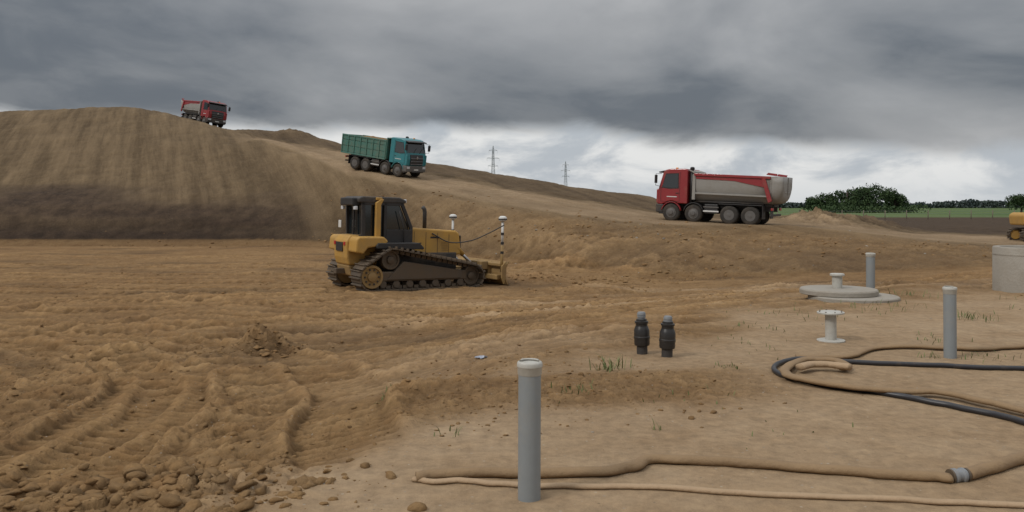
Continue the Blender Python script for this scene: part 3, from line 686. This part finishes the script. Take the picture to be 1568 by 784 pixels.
for sd in (1,-1):
    y=sd*.503
    for k in range(4): box(D,'panel_gap',(.42+k*.45,y-.004,1.16),(.432+k*.45,y+.004,1.92-k*.03),M['black'])
    box(D,'hood_decal',(1.05,y-.003,1.68),(1.40,y+.005,1.74),M['black'])
    for k in range(6): box(D,'louvre',(1.50,y-.01,1.25+k*.06),(1.78,y+.010,1.265+k*.06),M['yworn'])
    box(D,'hood_handle',(.6,y-.01,1.5),(.7,y+.03,1.53),M['black'])
box(D,'radiator_grille',(2.27,-.40,1.16),(2.32,.40,1.78),M['black'],.02)
tube(D,'exhaust',[(.95,-.22,2.0),(.95,-.22,2.58),(.93,-.22,2.68),(.86,-.22,2.76)],.07,M['chassis'],12)
lathe(D,'precleaner',[(.08,0),(.08,.08),(.11,.10),(.11,.18),(.06,.22)],M['black'],loc=(.45,.22,2.02))
prism(D,'cab_interior',[(-1.48,1.66),(-1.50,2.80),(-.2,2.80),(.14,2.04),(.14,1.55)],-.62,.62,M['glass'])
for sd in (1,-1):
    yy0,yy1=sorted((sd*.62,sd*.72))
    for nm,pr in (('cab_pillar_rear',[(-1.56,1.6),(-1.60,2.88),(-1.48,2.88),(-1.44,1.6)]),
                  ('cab_pillar_mid',[(-.80,1.5),(-.80,2.88),(-.70,2.88),(-.70,1.5)]),
                  ('cab_pillar_front',[(-.22,2.88),(-.10,2.88),(.26,2.06),(.26,1.42),(.15,1.42),(.15,2.02)]),
                  ('cab_sill',[(-1.56,1.50),(-1.56,1.70),(.2,1.70),(.2,1.35),(-.4,1.35)]),
                  ('cab_top_beam',[(-1.6,2.78),(-1.6,2.90),(-.1,2.90),(-.14,2.78)])):
        prism(D,nm,pr,yy0,yy1,M['black'],.01)
    prism(D,'door_lower',[(-.72,1.42),(-.72,1.98),(.24,1.98),(.24,1.10),(-.45,1.10)],*sorted((sd*.66,sd*.735)),M['black'],.015)
    tube(D,'grab_rail',[(-.1,sd*.78,1.3),(-.1,sd*.8,2.0),(-.28,sd*.78,2.6)],.016,M['black'],6)
    prism(D,'rollover_post',[(-1.14,1.70),(-1.14,2.86),(-.98,2.98),(-.86,2.98),(-.96,2.80),(-.96,1.70)],*sorted((sd*.70,sd*.84)),M['yellow'],.02)
box(D,'rollover_beam',(-1.12,-.80,2.95),(-.90,.80,3.04),M['yellow'],.02)
box(D,'rear_window_frame_low',(-1.62,-.70,1.62),(-1.53,.70,1.80),M['black'],.01)
box(D,'rear_window_frame_mid',(-1.60,-.03,1.8),(-1.55,.03,2.8),M['black'],.01)
prism(D,'cab_roof',[(-1.70,2.86),(-1.72,3.0),(-1.55,3.07),(-.25,3.06),(.0,2.96),(-.02,2.86)],-.74,.74,M['chassis'],.04)
box(D,'air_conditioner',(-1.86,-.55,2.76),(-1.55,.55,3.02),M['black'],.04)
for yy_ in (-.55,.55):
    box(D,'work_lamp',(-1.80,yy_-.09,2.62),(-1.70,yy_+.09,2.74),M['lamp'],.02)
    box(D,'front_work_lamp',(-.06,yy_-.09,2.88),(.05,yy_+.09,3.0),M['lamp'],.02)
box(D,'mirror_plate',(-1.75,.72,2.0),(-1.72,.95,2.25),M['white'],.01)
def arcblade():
    pr=[]
    for k in range(9):
        a=math.radians(-38+k*76/8); pr.append((3.25-.75*(math.cos(a)-.78), .46+.66*math.sin(a)))
    back=[(p[0]-.05,p[1]) for p in pr[::-1]]
    return pr+back
BL=bpy.data.objects.new('blade_assembly',None); COL.objects.link(BL); BL.parent=D; BL.location=(.34,0,.02); BL.rotation_euler=(0,0,math.radians(4))
prism(BL,'blade',arcblade(),-1.72,1.72,M['yworn'],0)
box(BL,'cutting_edge',(3.22,-1.74,-.10),(3.26,1.74,.08),M['steel'],.005)
for yy_ in (-1.70,-.85,0,.85,1.70): prism(BL,'blade_rib',[(3.02,.08),(2.92,.3),(2.92,.72),(3.06,.86),(3.12,.5)],yy_-.03,yy_+.03,M['yworn'],.005)
box(BL,'blade_back_beam',(2.86,-1.5,.22),(3.05,1.5,.40),M['yworn'],.03)
box(BL,'blade_back_beam_top',(2.9,-1.6,.70),(3.06,1.6,.82),M['yworn'],.03)
box(BL,'hydraulic_box',(2.6,-.9,.55),(2.9,-.3,.85),M['yworn'],.03)
for sd in (1,-1):
    tube(BL,'mast_base',[(2.98,sd*1.62,.5),(2.98,sd*1.62,1.45)],.055,M['yworn'],10)
    tube(BL,'mast_upper',[(2.98,sd*1.62,1.45),(2.98,sd*1.62,2.28)],.045,M['white'],10)
    for k in range(3): lathe(BL,'mast_band',[(.058,0),(.058,.09)],M['black'],loc=(2.98,sd*1.62,1.15+k*.33),n=12)
    lathe(BL,'gps_receiver',[(.05,0),(.13,.04),(.15,.10),(.14,.16),(.08,.20),(.0001,.21)],M['white'],loc=(2.98,sd*1.62,2.28),n=20)
    lathe(BL,'gps_receiver_band',[(.155,0),(.155,.04)],M['black'],loc=(2.98,sd*1.62,2.35),n=20)
tube(D,'signal_cable',[(3.25,-1.80,2.2),(2.8,-1.5,1.90),(2.3,-1.1,1.62),(1.7,-.7,1.55),(1.1,-.52,1.85)],.022,M['black'],6,sub=6)

# ------------------------------------------------------------------ small excavator at the site edge
ex,ey=27.2,41.0
E=empty('excavator',(ex,ey,H(ex,ey)-.02),(0,0,math.radians(-12)))
for sd in (1,-1):
    crawler(E,'track',[(-1.1,.35,.27),(1.1,.35,.27)],sd*.85,.42,.14,.03)
    box(E,'track_frame',(-1.0,sd*.85-.12,.25),(1.0,sd*.85+.12,.5),M['steel'],.03)
    disc(E,'sprocket',-1.1,sd*.85,.35,.24,.3,M['yellow'],sd); disc(E,'idler',1.1,sd*.85,.35,.24,.3,M['yellow'],sd)
box(E,'undercarriage',(-.5,-.7,.4),(.5,.7,.75),M['chassis'],.04)
prism(E,'upper_body',[(-1.3,.85),(-1.35,1.35),(-1.2,1.5),(-.1,1.5),(.9,1.1),(.9,.85)],-.95,.95,M['yellow'],.08)
prism(E,'cab',[(-.05,1.0),(-.05,2.45),(.1,2.55),(.75,2.55),(.95,1.9),(.95,1.0)],.1,.93,M['yellow'],.05)
prism(E,'cab_window',[(.05,1.6),(.05,2.4),(.70,2.42),(.86,1.9),(.86,1.6)],.08,.95,M['glass'])
prism(E,'boom',[(.6,1.2),(.6,1.5),(1.6,2.9),(2.0,3.05),(3.0,2.6),(3.0,2.4),(2.05,2.7),(1.85,2.6),(.9,1.1)],-.45,-.2,M['yellow'],.03)
prism(E,'stick',[(2.8,2.75),(3.1,2.7),(2.7,1.0),(2.5,1.0)],-.42,-.23,M['yellow'],.03)
prism(E,'bucket',[(2.4,1.05),(2.8,1.05),(2.7,.4),(2.3,.2),(1.9,.5),(2.1,.55),(2.3,.5)],-.7,.05,M['steel'],.02)
tube(E,'boom_cylinder',[(1.0,-.1,1.2),(1.7,-.1,2.4)],.06,M['chrome'],8)

# ------------------------------------------------------------------ wells, pipes, covers
def standpipe(name,x,y,h,r,lean=0.0):
    P=empty(name,(x,y,H(x,y)-.06),(lean,lean*.5,0))
    lathe(P,'pipe',[(r,0),(r,h-.03),(r*.9,h-.03)],M['pvc'],n=40)
    lathe(P,'cap',[(r*1.01,h-.045),(r*1.06,h-.04),(r*1.08,h-.0),(r*1.13,h+.004),(r*1.13,h+.022),(r*1.06,h+.03),(r*.95,h+.034),(r*.9,h+.026),(.0001,h+.026)],M['pvccap'],n=40)
    tube(P,'cap_strap',[(r*.85*math.cos(a),r*.85*math.sin(a),h+.034) for a in np.linspace(.4,2.7,8)],.006,M['pvccap'],5)
    return P
standpipe('standpipe',.10,4.69,.83,.066,.008)
standpipe('standpipe',4.91,9.0,.82,.066,-.006)
standpipe('standpipe',7.23,16.2,.80,.084)
def coupling(x,y,h):
    P=empty('pipe_coupling',(x,y,H(x,y)-.03),(random.uniform(-.03,.03),random.uniform(-.03,.03),random.random()))
    lathe(P,'stub',[(.062,0),(.062,.14)],M['chassis'],n=28)
    lathe(P,'sleeve',[(.066,.12),(.085,.13),(.089,.15),(.089,.20),(.093,.205),(.093,.23),(.089,.235),(.089,.30),(.080,.325),(.070,.35)],M['hdpe'],n=32)
    lathe(P,'reducer',[(.068,.34),(.068,.38),(.078,.385),(.078,.405),(.062,.41),(.060,.43)],M['hdpe'],n=32)
    lathe(P,'threaded_cap',[(.042,.42),(.042,h-.06),(.050,h-.06),(.050,h-.045),(.043,h-.04),(.050,h-.035),(.050,h-.02),(.04,h),(.0001,h)],M['galv'],n=28)
coupling(1.50,9.25,.51); coupling(1.745,9.05,.49)
sx,sy=4.05,10.2
P=empty('flanged_pipe',(sx,sy,H(sx,sy)-.005),(.01,-.015,0))
lathe(P,'base_flange',[(.17,0),(.17,.018),(.08,.026)],M['pvccap'],n=36)
lathe(P,'stem',[(.068,.02),(.068,.35)],M['pvccap'],n=32)
lathe(P,'top_flange',[(.07,.345),(.165,.355),(.165,.372),(.15,.378),(.0001,.38)],M['pvccap'],n=36)
for k in range(8): a=k*math.pi/4; lathe(P,'bolt',[(.010,0),(.010,.012)],M['steel'],loc=(.14*math.cos(a),.14*math.sin(a),.375),n=6)
mx,my=6.22,15.0
P=empty('manhole_cover',(mx,my,H(mx,my)-.05))
lathe(P,'lower_slab',[(.77,0),(.79,.02),(.79,.10),(.77,.12),(.0001,.12)],M['concrete'],loc=(.10,-.12,0),n=56)
lathe(P,'cover_slab',[(.68,.12),(.69,.13),(.69,.20),(.67,.225),(.30,.235),(.0001,.235)],M['concrete'],loc=(-.10,.06,.002),n=56)
lathe(P,'gas_probe_pipe',[(.09,.22),(.09,.46),(.13,.47),(.13,.50),(.11,.51),(.0001,.51)],M['pvccap'],loc=(-.14,.02,0),n=28)
cx_,cy_=10.45,16.0
P=empty('concrete_shaft_ring',(cx_,cy_,H(cx_,cy_)-.12))
lathe(P,'ring',[(.76,0),(.76,.98),(.745,1.0),(.64,1.0),(.63,.98),(.63,.02)],M['concrete'],n=64)
lathe(P,'rim_step',[(.765,.84),(.765,.86)],M['concrete'],n=64)

# ------------------------------------------------------------------ hoses
def hose(name, pts, r, m, flat=.45, n=12, sub=10, wob=.12, lift=0.0):
    P=catmull(pts,sub); X=np.array([p[0] for p in P]); Y=np.array([p[1] for p in P])
    w=.02*fbm(np.arange(len(X))*.25,X*0,2,44); X=X+w*.6; Y=Y+w
    Z=height(X,Y)+r*flat*.85+lift
    zz=Z.copy()
    for k in range(1,len(Z)-1): zz[k]=max(Z[k],(Z[k-1]+Z[k]+Z[k+1])/3)
    return tube(None,name,list(zip(X,Y,zz)),r,m,n,flat,wob=wob)
hose('flat_hose',[(-.60,4.98),(-.45,5.03),(.03,5.05),(.55,5.06),(.78,5.16),(.93,5.31),(1.3,5.26),(1.76,5.18),(2.15,5.08),(2.50,4.99),(2.71,4.97)],.046,M['hose'],.68,wob=.16)
hose('flat_hose',[(2.83,5.0),(3.05,5.12),(3.40,5.33),(3.84,5.52),(4.6,5.7)],.046,M['hose'],.8,wob=.05)
e=empty('hose_coupling',(2.77,4.985,H(2.77,4.985)+.032),(0,math.pi/2,math.radians(12)))
lathe(e,'coupling_body',[(.036,-.06),(.040,-.04),(.046,-.035),(.046,-.02),(.038,-.012),(.038,.012),(.046,.02),(.046,.035),(.038,.04),(.036,.06)],M['galv'],n=24)
for k in (-.055,.055): lathe(e,'clamp_band',[(.043,k-.006),(.043,k+.006)],M['steel'],n=24)
hose('flat_hose',[(-.61,4.98),(-.52,4.94),(-.25,4.93),(.06,4.87),(.45,4.83),(.84,4.80),(1.59,4.69),(2.31,4.61),(2.89,4.53),(3.7,4.42)],.026,M['hose2'],.62)
hose('rubber_hose',[(7.0,8.2),(5.29,8.30),(4.24,8.47),(3.55,8.64),(3.2,8.78),(2.92,8.62),(2.70,8.28),(2.66,7.95),(2.82,7.63),(3.24,7.29),(3.59,6.95),(3.85,6.62),(4.0,6.26),(4.16,5.6)],.027,M['blackhose'],1.0,wob=0)
hose('flat_hose',[(7.5,9.7),(6.11,9.59),(5.6,9.45),(5.14,9.50),(4.7,9.58),(4.29,9.5),(3.95,9.15),(3.75,8.94),(3.4,8.86),(3.14,8.9)],.048,M['hose'],.5,lift=.01)
hose('flat_hose',[(3.35,8.15),(3.46,8.35),(3.40,8.57),(3.11,8.57),(2.85,8.25),(2.69,7.92),(2.72,7.63),(3.08,7.34),(3.44,7.18),(3.79,7.16),(4.0,6.88),(4.15,6.51),(4.3,5.9)],.052,M['hose'],.5,lift=.03)
hose('flat_hose',[(2.9,8.1),(3.1,8.25),(3.3,8.22),(3.42,8.12)],.055,M['hose2'],.6,lift=.04)

# ------------------------------------------------------------------ clods, stones
def scatter(name, spec, m, seed):
    rng=np.random.RandomState(seed)
    variants=[]
    bm=bmesh.new(); bmesh.ops.create_icosphere(bm,subdivisions=2,radius=1); bv=np.array([v.co[:] for v in bm.verts]); bf=np.array([[v.index for v in f.verts] for f in bm.faces]); bm.free()
    for k in range(24):
        v=bv.copy()
        for _ in range(7):
            nrm=rng.normal(size=3); nrm/=np.linalg.norm(nrm); dd=rng.uniform(.45,.85); q=v@nrm-dd; v-=np.clip(q,0,None)[:,None]*nrm
        v+=rng.normal(size=v.shape)*.045
        variants.append(v)
    Vs=[];Fs=[];off=0
    for (n,fx_,smin,smax) in spec:
        xy=np.array([fx_(rng) for _ in range(n)]); hz=height(xy[:,0],xy[:,1])
        for k in range(n):
            s=smin*(smax/smin)**(rng.rand()**2.4)
            v=variants[rng.randint(24)]*np.array([1,rng.uniform(.55,1),rng.uniform(.35,.75)])*s
            a=rng.rand()*6.28; c,s_=math.cos(a),math.sin(a)
            v=v@np.array([[c,s_,0],[-s_,c,0],[0,0,1]])
            tl=rng.uniform(-.4,.4); c,s_=math.cos(tl),math.sin(tl); v=v@np.array([[1,0,0],[0,c,s_],[0,-s_,c]])
            Vs.append(v+np.array([xy[k,0],xy[k,1],hz[k]+s*.02])); Fs.append(bf+off); off+=len(v)
    V_=np.concatenate(Vs); F_=np.concatenate(Fs).astype(np.int32)
    me_=bpy.data.meshes.new(name); me_.vertices.add(len(V_)); me_.vertices.foreach_set('co',V_.ravel())
    me_.loops.add(len(F_)*3); me_.loops.foreach_set('vertex_index',F_.ravel()); me_.polygons.add(len(F_)); me_.polygons.foreach_set('loop_start',(np.arange(len(F_))*3).astype(np.int32))
    me_.update(calc_edges=True)
    return link(name,me_,None,m)
def g(cx,cy,sx_,sy_): return lambda r:(r.normal(cx,sx_),max(3.2,r.normal(cy,sy_)))
def gl(x0,y0,x1,y1,w):
    def f(r):
        t=r.rand(); return (x0+(x1-x0)*t+r.normal(0,w), y0+(y1-y0)*t+r.normal(0,w))
    return f
scatter('soil_clods',[
 (1100,g(-2.2,5.0,.55,.35),.006,.10),(400,g(-3.5,5.3,.7,.5),.008,.08),(100,g(-1.5,4.6,.25,.2),.006,.05),(900,gl(-1.6,6.4,1.8,7.7,.45),.004,.028),
 (500,gl(-2.2,9,1.5,8.2,.7),.006,.04),(350,g(-4.6,14.4,.6,.45),.015,.08),(1100,g(-6,9,2.4,2.5),.008,.055),(600,g(-8,14,3,2),.01,.06),
 (700,gl(-2.5,18,6,20,1.5),.012,.055),(400,gl(1,30.5,9,34,1.2),.03,.14),(450,gl(0,46,14,37.5,1.8),.025,.15),(300,gl(14,37,24,33,1.3),.025,.12),
 (180,g(2.6,26.5,1.5,1.0),.02,.10),(160,g(.3,30.9,1.6,.7),.03,.12),(120,gl(-12,62,-2,50,2),.04,.16),(150,gl(-40,60.3,-12,58,.8),.05,.16),(120,g(11.0,14.5,.7,.5),.015,.07),
 (500,gl(-22,40,0,33,4),.02,.08),(400,gl(-20,28,-8,24,3),.015,.07)],M['clod'],3)
scatter('stones',[(50,g(2.5,7,2.2,1.8),.005,.014),(25,gl(-3,12,6,15,1.5),.01,.03),(40,gl(0,46,16,37,2.0),.04,.12),(12,g(-3,30,8,6),.03,.06),(20,g(-1,6,2,1),.005,.018)],M['stone'],5)

# ------------------------------------------------------------------ weeds
def weeds():
    rng=np.random.RandomState(11); vs=[];fs=[]
    spots=[(1.05,8.35,.16,34,.15),(.98,8.2,.07,14,.10),(.55,7.3,.2,26,.08),(-1.25,7.75,.10,34,.05),(-.45,6.0,.12,8,.08),(2.25,8.4,.1,20,.05),(1.1,6.1,.04,9,.09),
           (7.0,12.2,.25,50,.12),(5.4,10.2,.3,20,.07),(3.4,11.2,.4,24,.06),(6.2,13.4,.9,50,.10),(4.4,12.8,.8,36,.08),(7.4,15.3,.5,40,.12),(9.5,14.3,.5,30,.10),
           (5.3,9.0,.3,26,.07),(3.0,9.9,.6,24,.05),(1.6,7.1,.4,12,.05),(4.7,9.0,.1,14,.08),(2.2,6.2,.5,9,.04),(8.5,13,.6,30,.08)]
    B=[]
    for (x,y,sp,n,h) in spots:
        for _ in range(n): B.append((rng.normal(x,sp*.6),rng.normal(y,sp*.6),h*rng.uniform(.4,1.2)))
    B=np.array(B); ZZ=height(B[:,0],B[:,1])-.005
    for (px_,py_,hh),z in zip(B,ZZ):
        a=rng.rand()*6.28; w=.003+.003*rng.rand(); l=rng.uniform(.2,1.0)*hh
        dx,dy=math.cos(a),math.sin(a); q=len(vs)
        vs+=[(px_-dy*w,py_+dx*w,z),(px_+dy*w,py_-dx*w,z),(px_+dx*l*.4+dy*w,py_+dy*l*.4-dx*w,z+hh*.6),(px_+dx*l*.4-dy*w,py_+dy*l*.4+dx*w,z+hh*.6),(px_+dx*l,py_+dy*l,z+hh)]
        fs+=[(q,q+1,q+2,q+3),(q+3,q+2,q+4)]
    me_=bpy.data.meshes.new('grass'); me_.from_pydata(vs,[],fs); link('grass',me_,None,M['grass'])
weeds()
vs=[];fs=[];g_=6; hb=H(-.35,9.75)
for a in range(g_+1):
    for b_ in range(g_+1): vs.append((-.45+a*.026+random.uniform(-.01,.01),9.7+b_*.012+random.uniform(-.01,.01),random.uniform(.0,.03)+hb))
for a in range(g_):
    for b_ in range(g_): fs.append((a*(g_+1)+b_,(a+1)*(g_+1)+b_,(a+1)*(g_+1)+b_+1,a*(g_+1)+b_+1))
me_=bpy.data.meshes.new('plastic_scrap'); me_.from_pydata(vs,[],fs); link('plastic_scrap',me_,None,M['plasticbag'])

# ------------------------------------------------------------------ trees
def tree(name,x,y,h,w,n=2600,leaf=.42,seed=0):
    rng=np.random.RandomState(seed); z0=-.1
    P=empty(name,(x,y,z0))
    th=h*.28
    tube(P,'trunk',[(0,0,0),(.1,0,th),(.0,.1,h*.6),(0,0,h*.85)],.28,M['bark'],8)
    lobes=[]
    for k in range(15):
        a=rng.rand()*6.28; rr=w*.5*rng.uniform(.15,.75); zz=h*rng.uniform(.25,.82)
        rr*=1-.55*max(0,(zz/h-.55)/.45)
        c=(rr*math.cos(a),rr*math.sin(a),zz); lobes.append((c,w*rng.uniform(.13,.24)))
        tube(P,'limb',[(0,0,th*rng.uniform(.7,1.8)),(c[0]*.5,c[1]*.5,zz*.8),c],.09,M['bark'],5)
    vs=[];fs=[]
    for k in range(n):
        c,r=lobes[rng.randint(len(lobes))]
        d=rng.normal(size=3); d/=np.linalg.norm(d); p=np.array(c)+d*r*rng.uniform(.55,1.08)*np.array([1.1,1.1,.8])
        t=rng.normal(size=3); t/=np.linalg.norm(t); b_=np.cross(t,rng.normal(size=3)); b_/=np.linalg.norm(b_)
        s=leaf*rng.uniform(.5,1.1); q=len(vs)
        vs+=[tuple(p-t*s),tuple(p+b_*s*.5),tuple(p+t*s),tuple(p-b_*s*.5)]; fs.append((q,q+1,q+2,q+3))
    me_=bpy.data.meshes.new('crown'); me_.from_pydata(vs,[],fs); link('crown',me_,P,M['leaf'])
TY=230
for k,(tx,h,w) in enumerate([(87.5,4.4,7),(91,5.8,8.5),(95,7.0,9.5),(99.5,7.8,10.5),(104,8.2,11),(108,7.5,9.5),(111,5.6,7),(145.5,5.6,8),(151,5,8)]):
    tree('deciduous_tree',tx,TY+random.uniform(-4,4),h,w,2400 if k<8 else 1200,.36,k+20)
def treeline(name,x0,x1,y,hf,n,leaf,m,seed):
    rng=np.random.RandomState(seed); X=rng.uniform(x0,x1,n); hh=hf(X); Z=-.1+hh*rng.rand(n)**.8; Y=y+rng.uniform(-10,10,n)
    vs=[];fs=[]
    for a,b_,c in zip(X,Y,Z):
        t=rng.normal(size=3); t/=np.linalg.norm(t); q_=np.cross(t,rng.normal(size=3)); q_/=np.linalg.norm(q_); p=np.array((a,b_,c)); s=leaf*rng.uniform(.6,1.2); q=len(vs)
        vs+=[tuple(p-t*s),tuple(p+q_*s*.7),tuple(p+t*s),tuple(p-q_*s*.7)]; fs.append((q,q+1,q+2,q+3))
    me_=bpy.data.meshes.new(name); me_.from_pydata(vs,[],fs); link(name,me_,None,m)
treeline('distant_treeline',200,900,820,lambda X:5.5+3.0*fbm(X*.02,X*0,4,3)+2.5*fbm(X*.12,X*0,3,5)+1.5*sstep(420,480,X),16000,1.5,M['farleaf'],1)
treeline('hedge',84,113,226,lambda X:2.0+1.0*fbm(X*.3,X*0,3,3),2200,.35,M['leaf'],2)
F_=empty('fence',(0,0,0))
fxs=np.arange(34,84,3.0)
for k,x in enumerate(fxs): tube(F_,f'post_{k+1}',[(x,112,-.3),(x+.03,112,1.15)],.06,M['wood'],6)
for zz in (.35,.7,1.05): tube(F_,'wire',[(x,112,zz-.03*(k%2)) for k,x in enumerate(fxs)],.012,M['galv'],4)

# ------------------------------------------------------------------ pylons
def pylon(x,y,h):
    P=empty('electricity_pylon',(x,y,-.1),(0,0,math.radians(20)))
    vs=[];fs=[]
    def bar(a,b,r=.11):
        r*=.55
        a=Vector(a);b=Vector(b);t=(b-a).normalized();up=Vector((0,0,1)) if abs(t.z)<.9 else Vector((1,0,0)); s=t.cross(up).normalized(); w=t.cross(s); q=len(vs)
        for p in (a,b):
            for c,d in ((1,0),(0,1),(-1,0),(0,-1)): vs.append((p+s*c*r+w*d*r)[:])
        for k in range(4): fs.append((q+k,q+(k+1)%4,q+4+(k+1)%4,q+4+k))
    lv=[(0,1.6),(h*.2,1.25),(h*.38,1.0),(h*.53,.8),(h*.65,.62),(h*.75,.5),(h*.85,.42),(h*.93,.3),(h,.05)]
    for (z0,w0),(z1,w1) in zip(lv[:-1],lv[1:]):
        c0=[(-w0,-w0,z0),(w0,-w0,z0),(w0,w0,z0),(-w0,w0,z0)]; c1=[(-w1,-w1,z1),(w1,-w1,z1),(w1,w1,z1),(-w1,w1,z1)]
        for k in range(4):
            bar(c0[k],c1[k],.15); bar(c0[k],c1[(k+1)%4],.07); bar(c0[(k+1)%4],c1[k],.07); bar(c1[k],c1[(k+1)%4],.07)
    for z,w in ((h*.68,2.6),(h*.80,3.2),(h*.92,2.2)):
        for s in (1,-1):
            bar((0,0,z),(s*w,0,z+.2),.15); bar((0,0,z+1.0),(s*w,0,z+.2),.09); bar((s*w,0,z+.2),(s*w,0,z-1.2),.07)
    me_=bpy.data.meshes.new('lattice'); me_.from_pydata(vs,[],fs); link('lattice',me_,P,M['pylon'])
pylon(-9.4,400,32.0); pylon(34.7,520,31.0)

# ------------------------------------------------------------------ sky
SUN_EL=math.radians(42); SUN_ROT=math.radians(238)
world=bpy.data.worlds.new('World'); scene.world=world; world.use_nodes=True
nt=world.node_tree; N=nt.nodes; L=nt.links; N.clear()
out=N.new('ShaderNodeOutputWorld')
def Mth(op,a,b=None,c=None,clamp=False):
    n=N.new('ShaderNodeMath'); n.operation=op; n.use_clamp=clamp
    for k,v in enumerate((a,b,c)):
        if v is None: continue
        if isinstance(v,(int,float)): n.inputs[k].default_value=v
        else: L.new(v,n.inputs[k])
    return n.outputs[0]
def MR(v,a,b,c=0.0,d=1.0,smooth=True):
    r=N.new('ShaderNodeMapRange'); r.interpolation_type='SMOOTHSTEP' if smooth else 'LINEAR'
    r.inputs['From Min'].default_value=a; r.inputs['From Max'].default_value=b; r.inputs['To Min'].default_value=c; r.inputs['To Max'].default_value=d
    L.new(v,r.inputs['Value']); return r.outputs[0]
def MX(f,a,b):
    x=N.new('ShaderNodeMixRGB')
    for k,v in ((0,f),(1,a),(2,b)):
        if isinstance(v,tuple): x.inputs[k].default_value=(*v,1)
        elif isinstance(v,(int,float)): x.inputs[k].default_value=v
        else: L.new(v,x.inputs[k])
    return x.outputs[0]
def NZ(vec,scale,detail=6,rough=.55,dist=0.0):
    n=N.new('ShaderNodeTexNoise'); n.inputs['Scale'].default_value=scale; n.inputs['Detail'].default_value=detail; n.inputs['Roughness'].default_value=rough; n.inputs['Distortion'].default_value=dist
    L.new(vec,n.inputs['Vector']); return n.outputs['Fac']
tc=N.new('ShaderNodeTexCoord'); sp=N.new('ShaderNodeSeparateXYZ'); L.new(tc.outputs['Generated'],sp.inputs[0])
dx,dy,dz=sp.outputs
hyp=Mth('SQRT',Mth('ADD',Mth('MULTIPLY',dx,dx),Mth('MULTIPLY',dy,dy)))
el=Mth('DIVIDE',dz,Mth('MAXIMUM',hyp,.02))
den=Mth('ADD',Mth('MAXIMUM',dz,0.0),.22)
cb_=N.new('ShaderNodeCombineXYZ'); L.new(Mth('DIVIDE',dx,den),cb_.inputs[0]); L.new(Mth('DIVIDE',dy,den),cb_.inputs[1])
deck=cb_.outputs[0]
cb2=N.new('ShaderNodeCombineXYZ'); L.new(dx,cb2.inputs[0]); L.new(dy,cb2.inputs[1]); L.new(Mth('MULTIPLY',dz,2.4),cb2.inputs[2])
bankv=cb2.outputs[0]
n_deck=NZ(deck,.75,8,.5,.5); n_deck2=NZ(deck,2.6,8,.55,.4); n_bank=NZ(bankv,2.6,8,.5,.4); n_bank2=NZ(bankv,8.0,8,.58,.3)
edge=Mth('SUBTRACT',.090,Mth('MULTIPLY',Mth('MAXIMUM',dx,-.2),.055))
dd=Mth('ADD',Mth('SUBTRACT',el,edge),Mth('ADD',Mth('MULTIPLY',Mth('SUBTRACT',n_bank,.5),.050),Mth('MULTIPLY',Mth('SUBTRACT',n_bank2,.5),.040)))
cloud=MR(dd,-.010,.014)
lift=Mth('ADD',MR(dd,.015,.17,.02,.50),Mth('ADD',Mth('MULTIPLY',Mth('SUBTRACT',n_deck,.48),2.1),Mth('ADD',Mth('MULTIPLY',Mth('SUBTRACT',n_bank,.46),2.0),Mth('MULTIPLY',dx,.45))),clamp=True)
darkc=MX(lift,(.140,.158,.185),(.47,.475,.485))
darkc=MX(MR(n_deck2,.38,.68,0,.40),darkc,(.29,.30,.315))
b1=MX(MR(n_bank2,.38,.60),(.47,.51,.555),(.80,.805,.80))
b1=MX(MR(el,.0,.05,.55,0),b1,(.60,.635,.66))
vis=MX(cloud,b1,darkc)
vis=MX(MR(el,.42,1.3),vis,(1.15,1.17,1.20))
vis=MX(MR(dz,-.05,0.0),(.2,.17,.13),vis)
bgc=N.new('ShaderNodeBackground'); L.new(vis,bgc.inputs[0]); bgc.inputs[1].default_value=1.0
sky=N.new('ShaderNodeTexSky'); sky.sky_type='NISHITA'; sky.sun_disc=False; sky.sun_elevation=SUN_EL; sky.sun_rotation=SUN_ROT; sky.air_density=1.5; sky.dust_density=3
bgs=N.new('ShaderNodeBackground'); L.new(sky.outputs[0],bgs.inputs[0]); bgs.inputs[1].default_value=.08
ms=N.new('ShaderNodeMixShader'); ms.inputs[0].default_value=.94; L.new(bgs.outputs[0],ms.inputs[1]); L.new(bgc.outputs[0],ms.inputs[2])
L.new(ms.outputs[0],out.inputs[0])
sl=bpy.data.lights.new('sun','SUN'); sl.energy=1.4; sl.angle=math.radians(12); sl.color=(1,.96,.9)
so=bpy.data.objects.new('sun',sl); COL.objects.link(so)
sd=Vector((math.sin(SUN_ROT)*math.cos(SUN_EL),math.cos(SUN_ROT)*math.cos(SUN_EL),math.sin(SUN_EL)))
so.rotation_euler=(-sd).to_track_quat('-Z','Y').to_euler()
so.location=(0,0,60)

# ------------------------------------------------------------------ camera
cam=bpy.data.cameras.new('camera'); co=bpy.data.objects.new('camera',cam); COL.objects.link(co)
co.location=(0,0,EYE); co.rotation_euler=(math.radians(90),0,0)
cam.sensor_width=36; cam.lens=28.24; cam.shift_y=-76/1568; cam.clip_start=.1; cam.clip_end=9000
scene.camera=co
scene.view_settings.view_transform='Standard'; scene.view_settings.look='None'; scene.view_settings.exposure=0
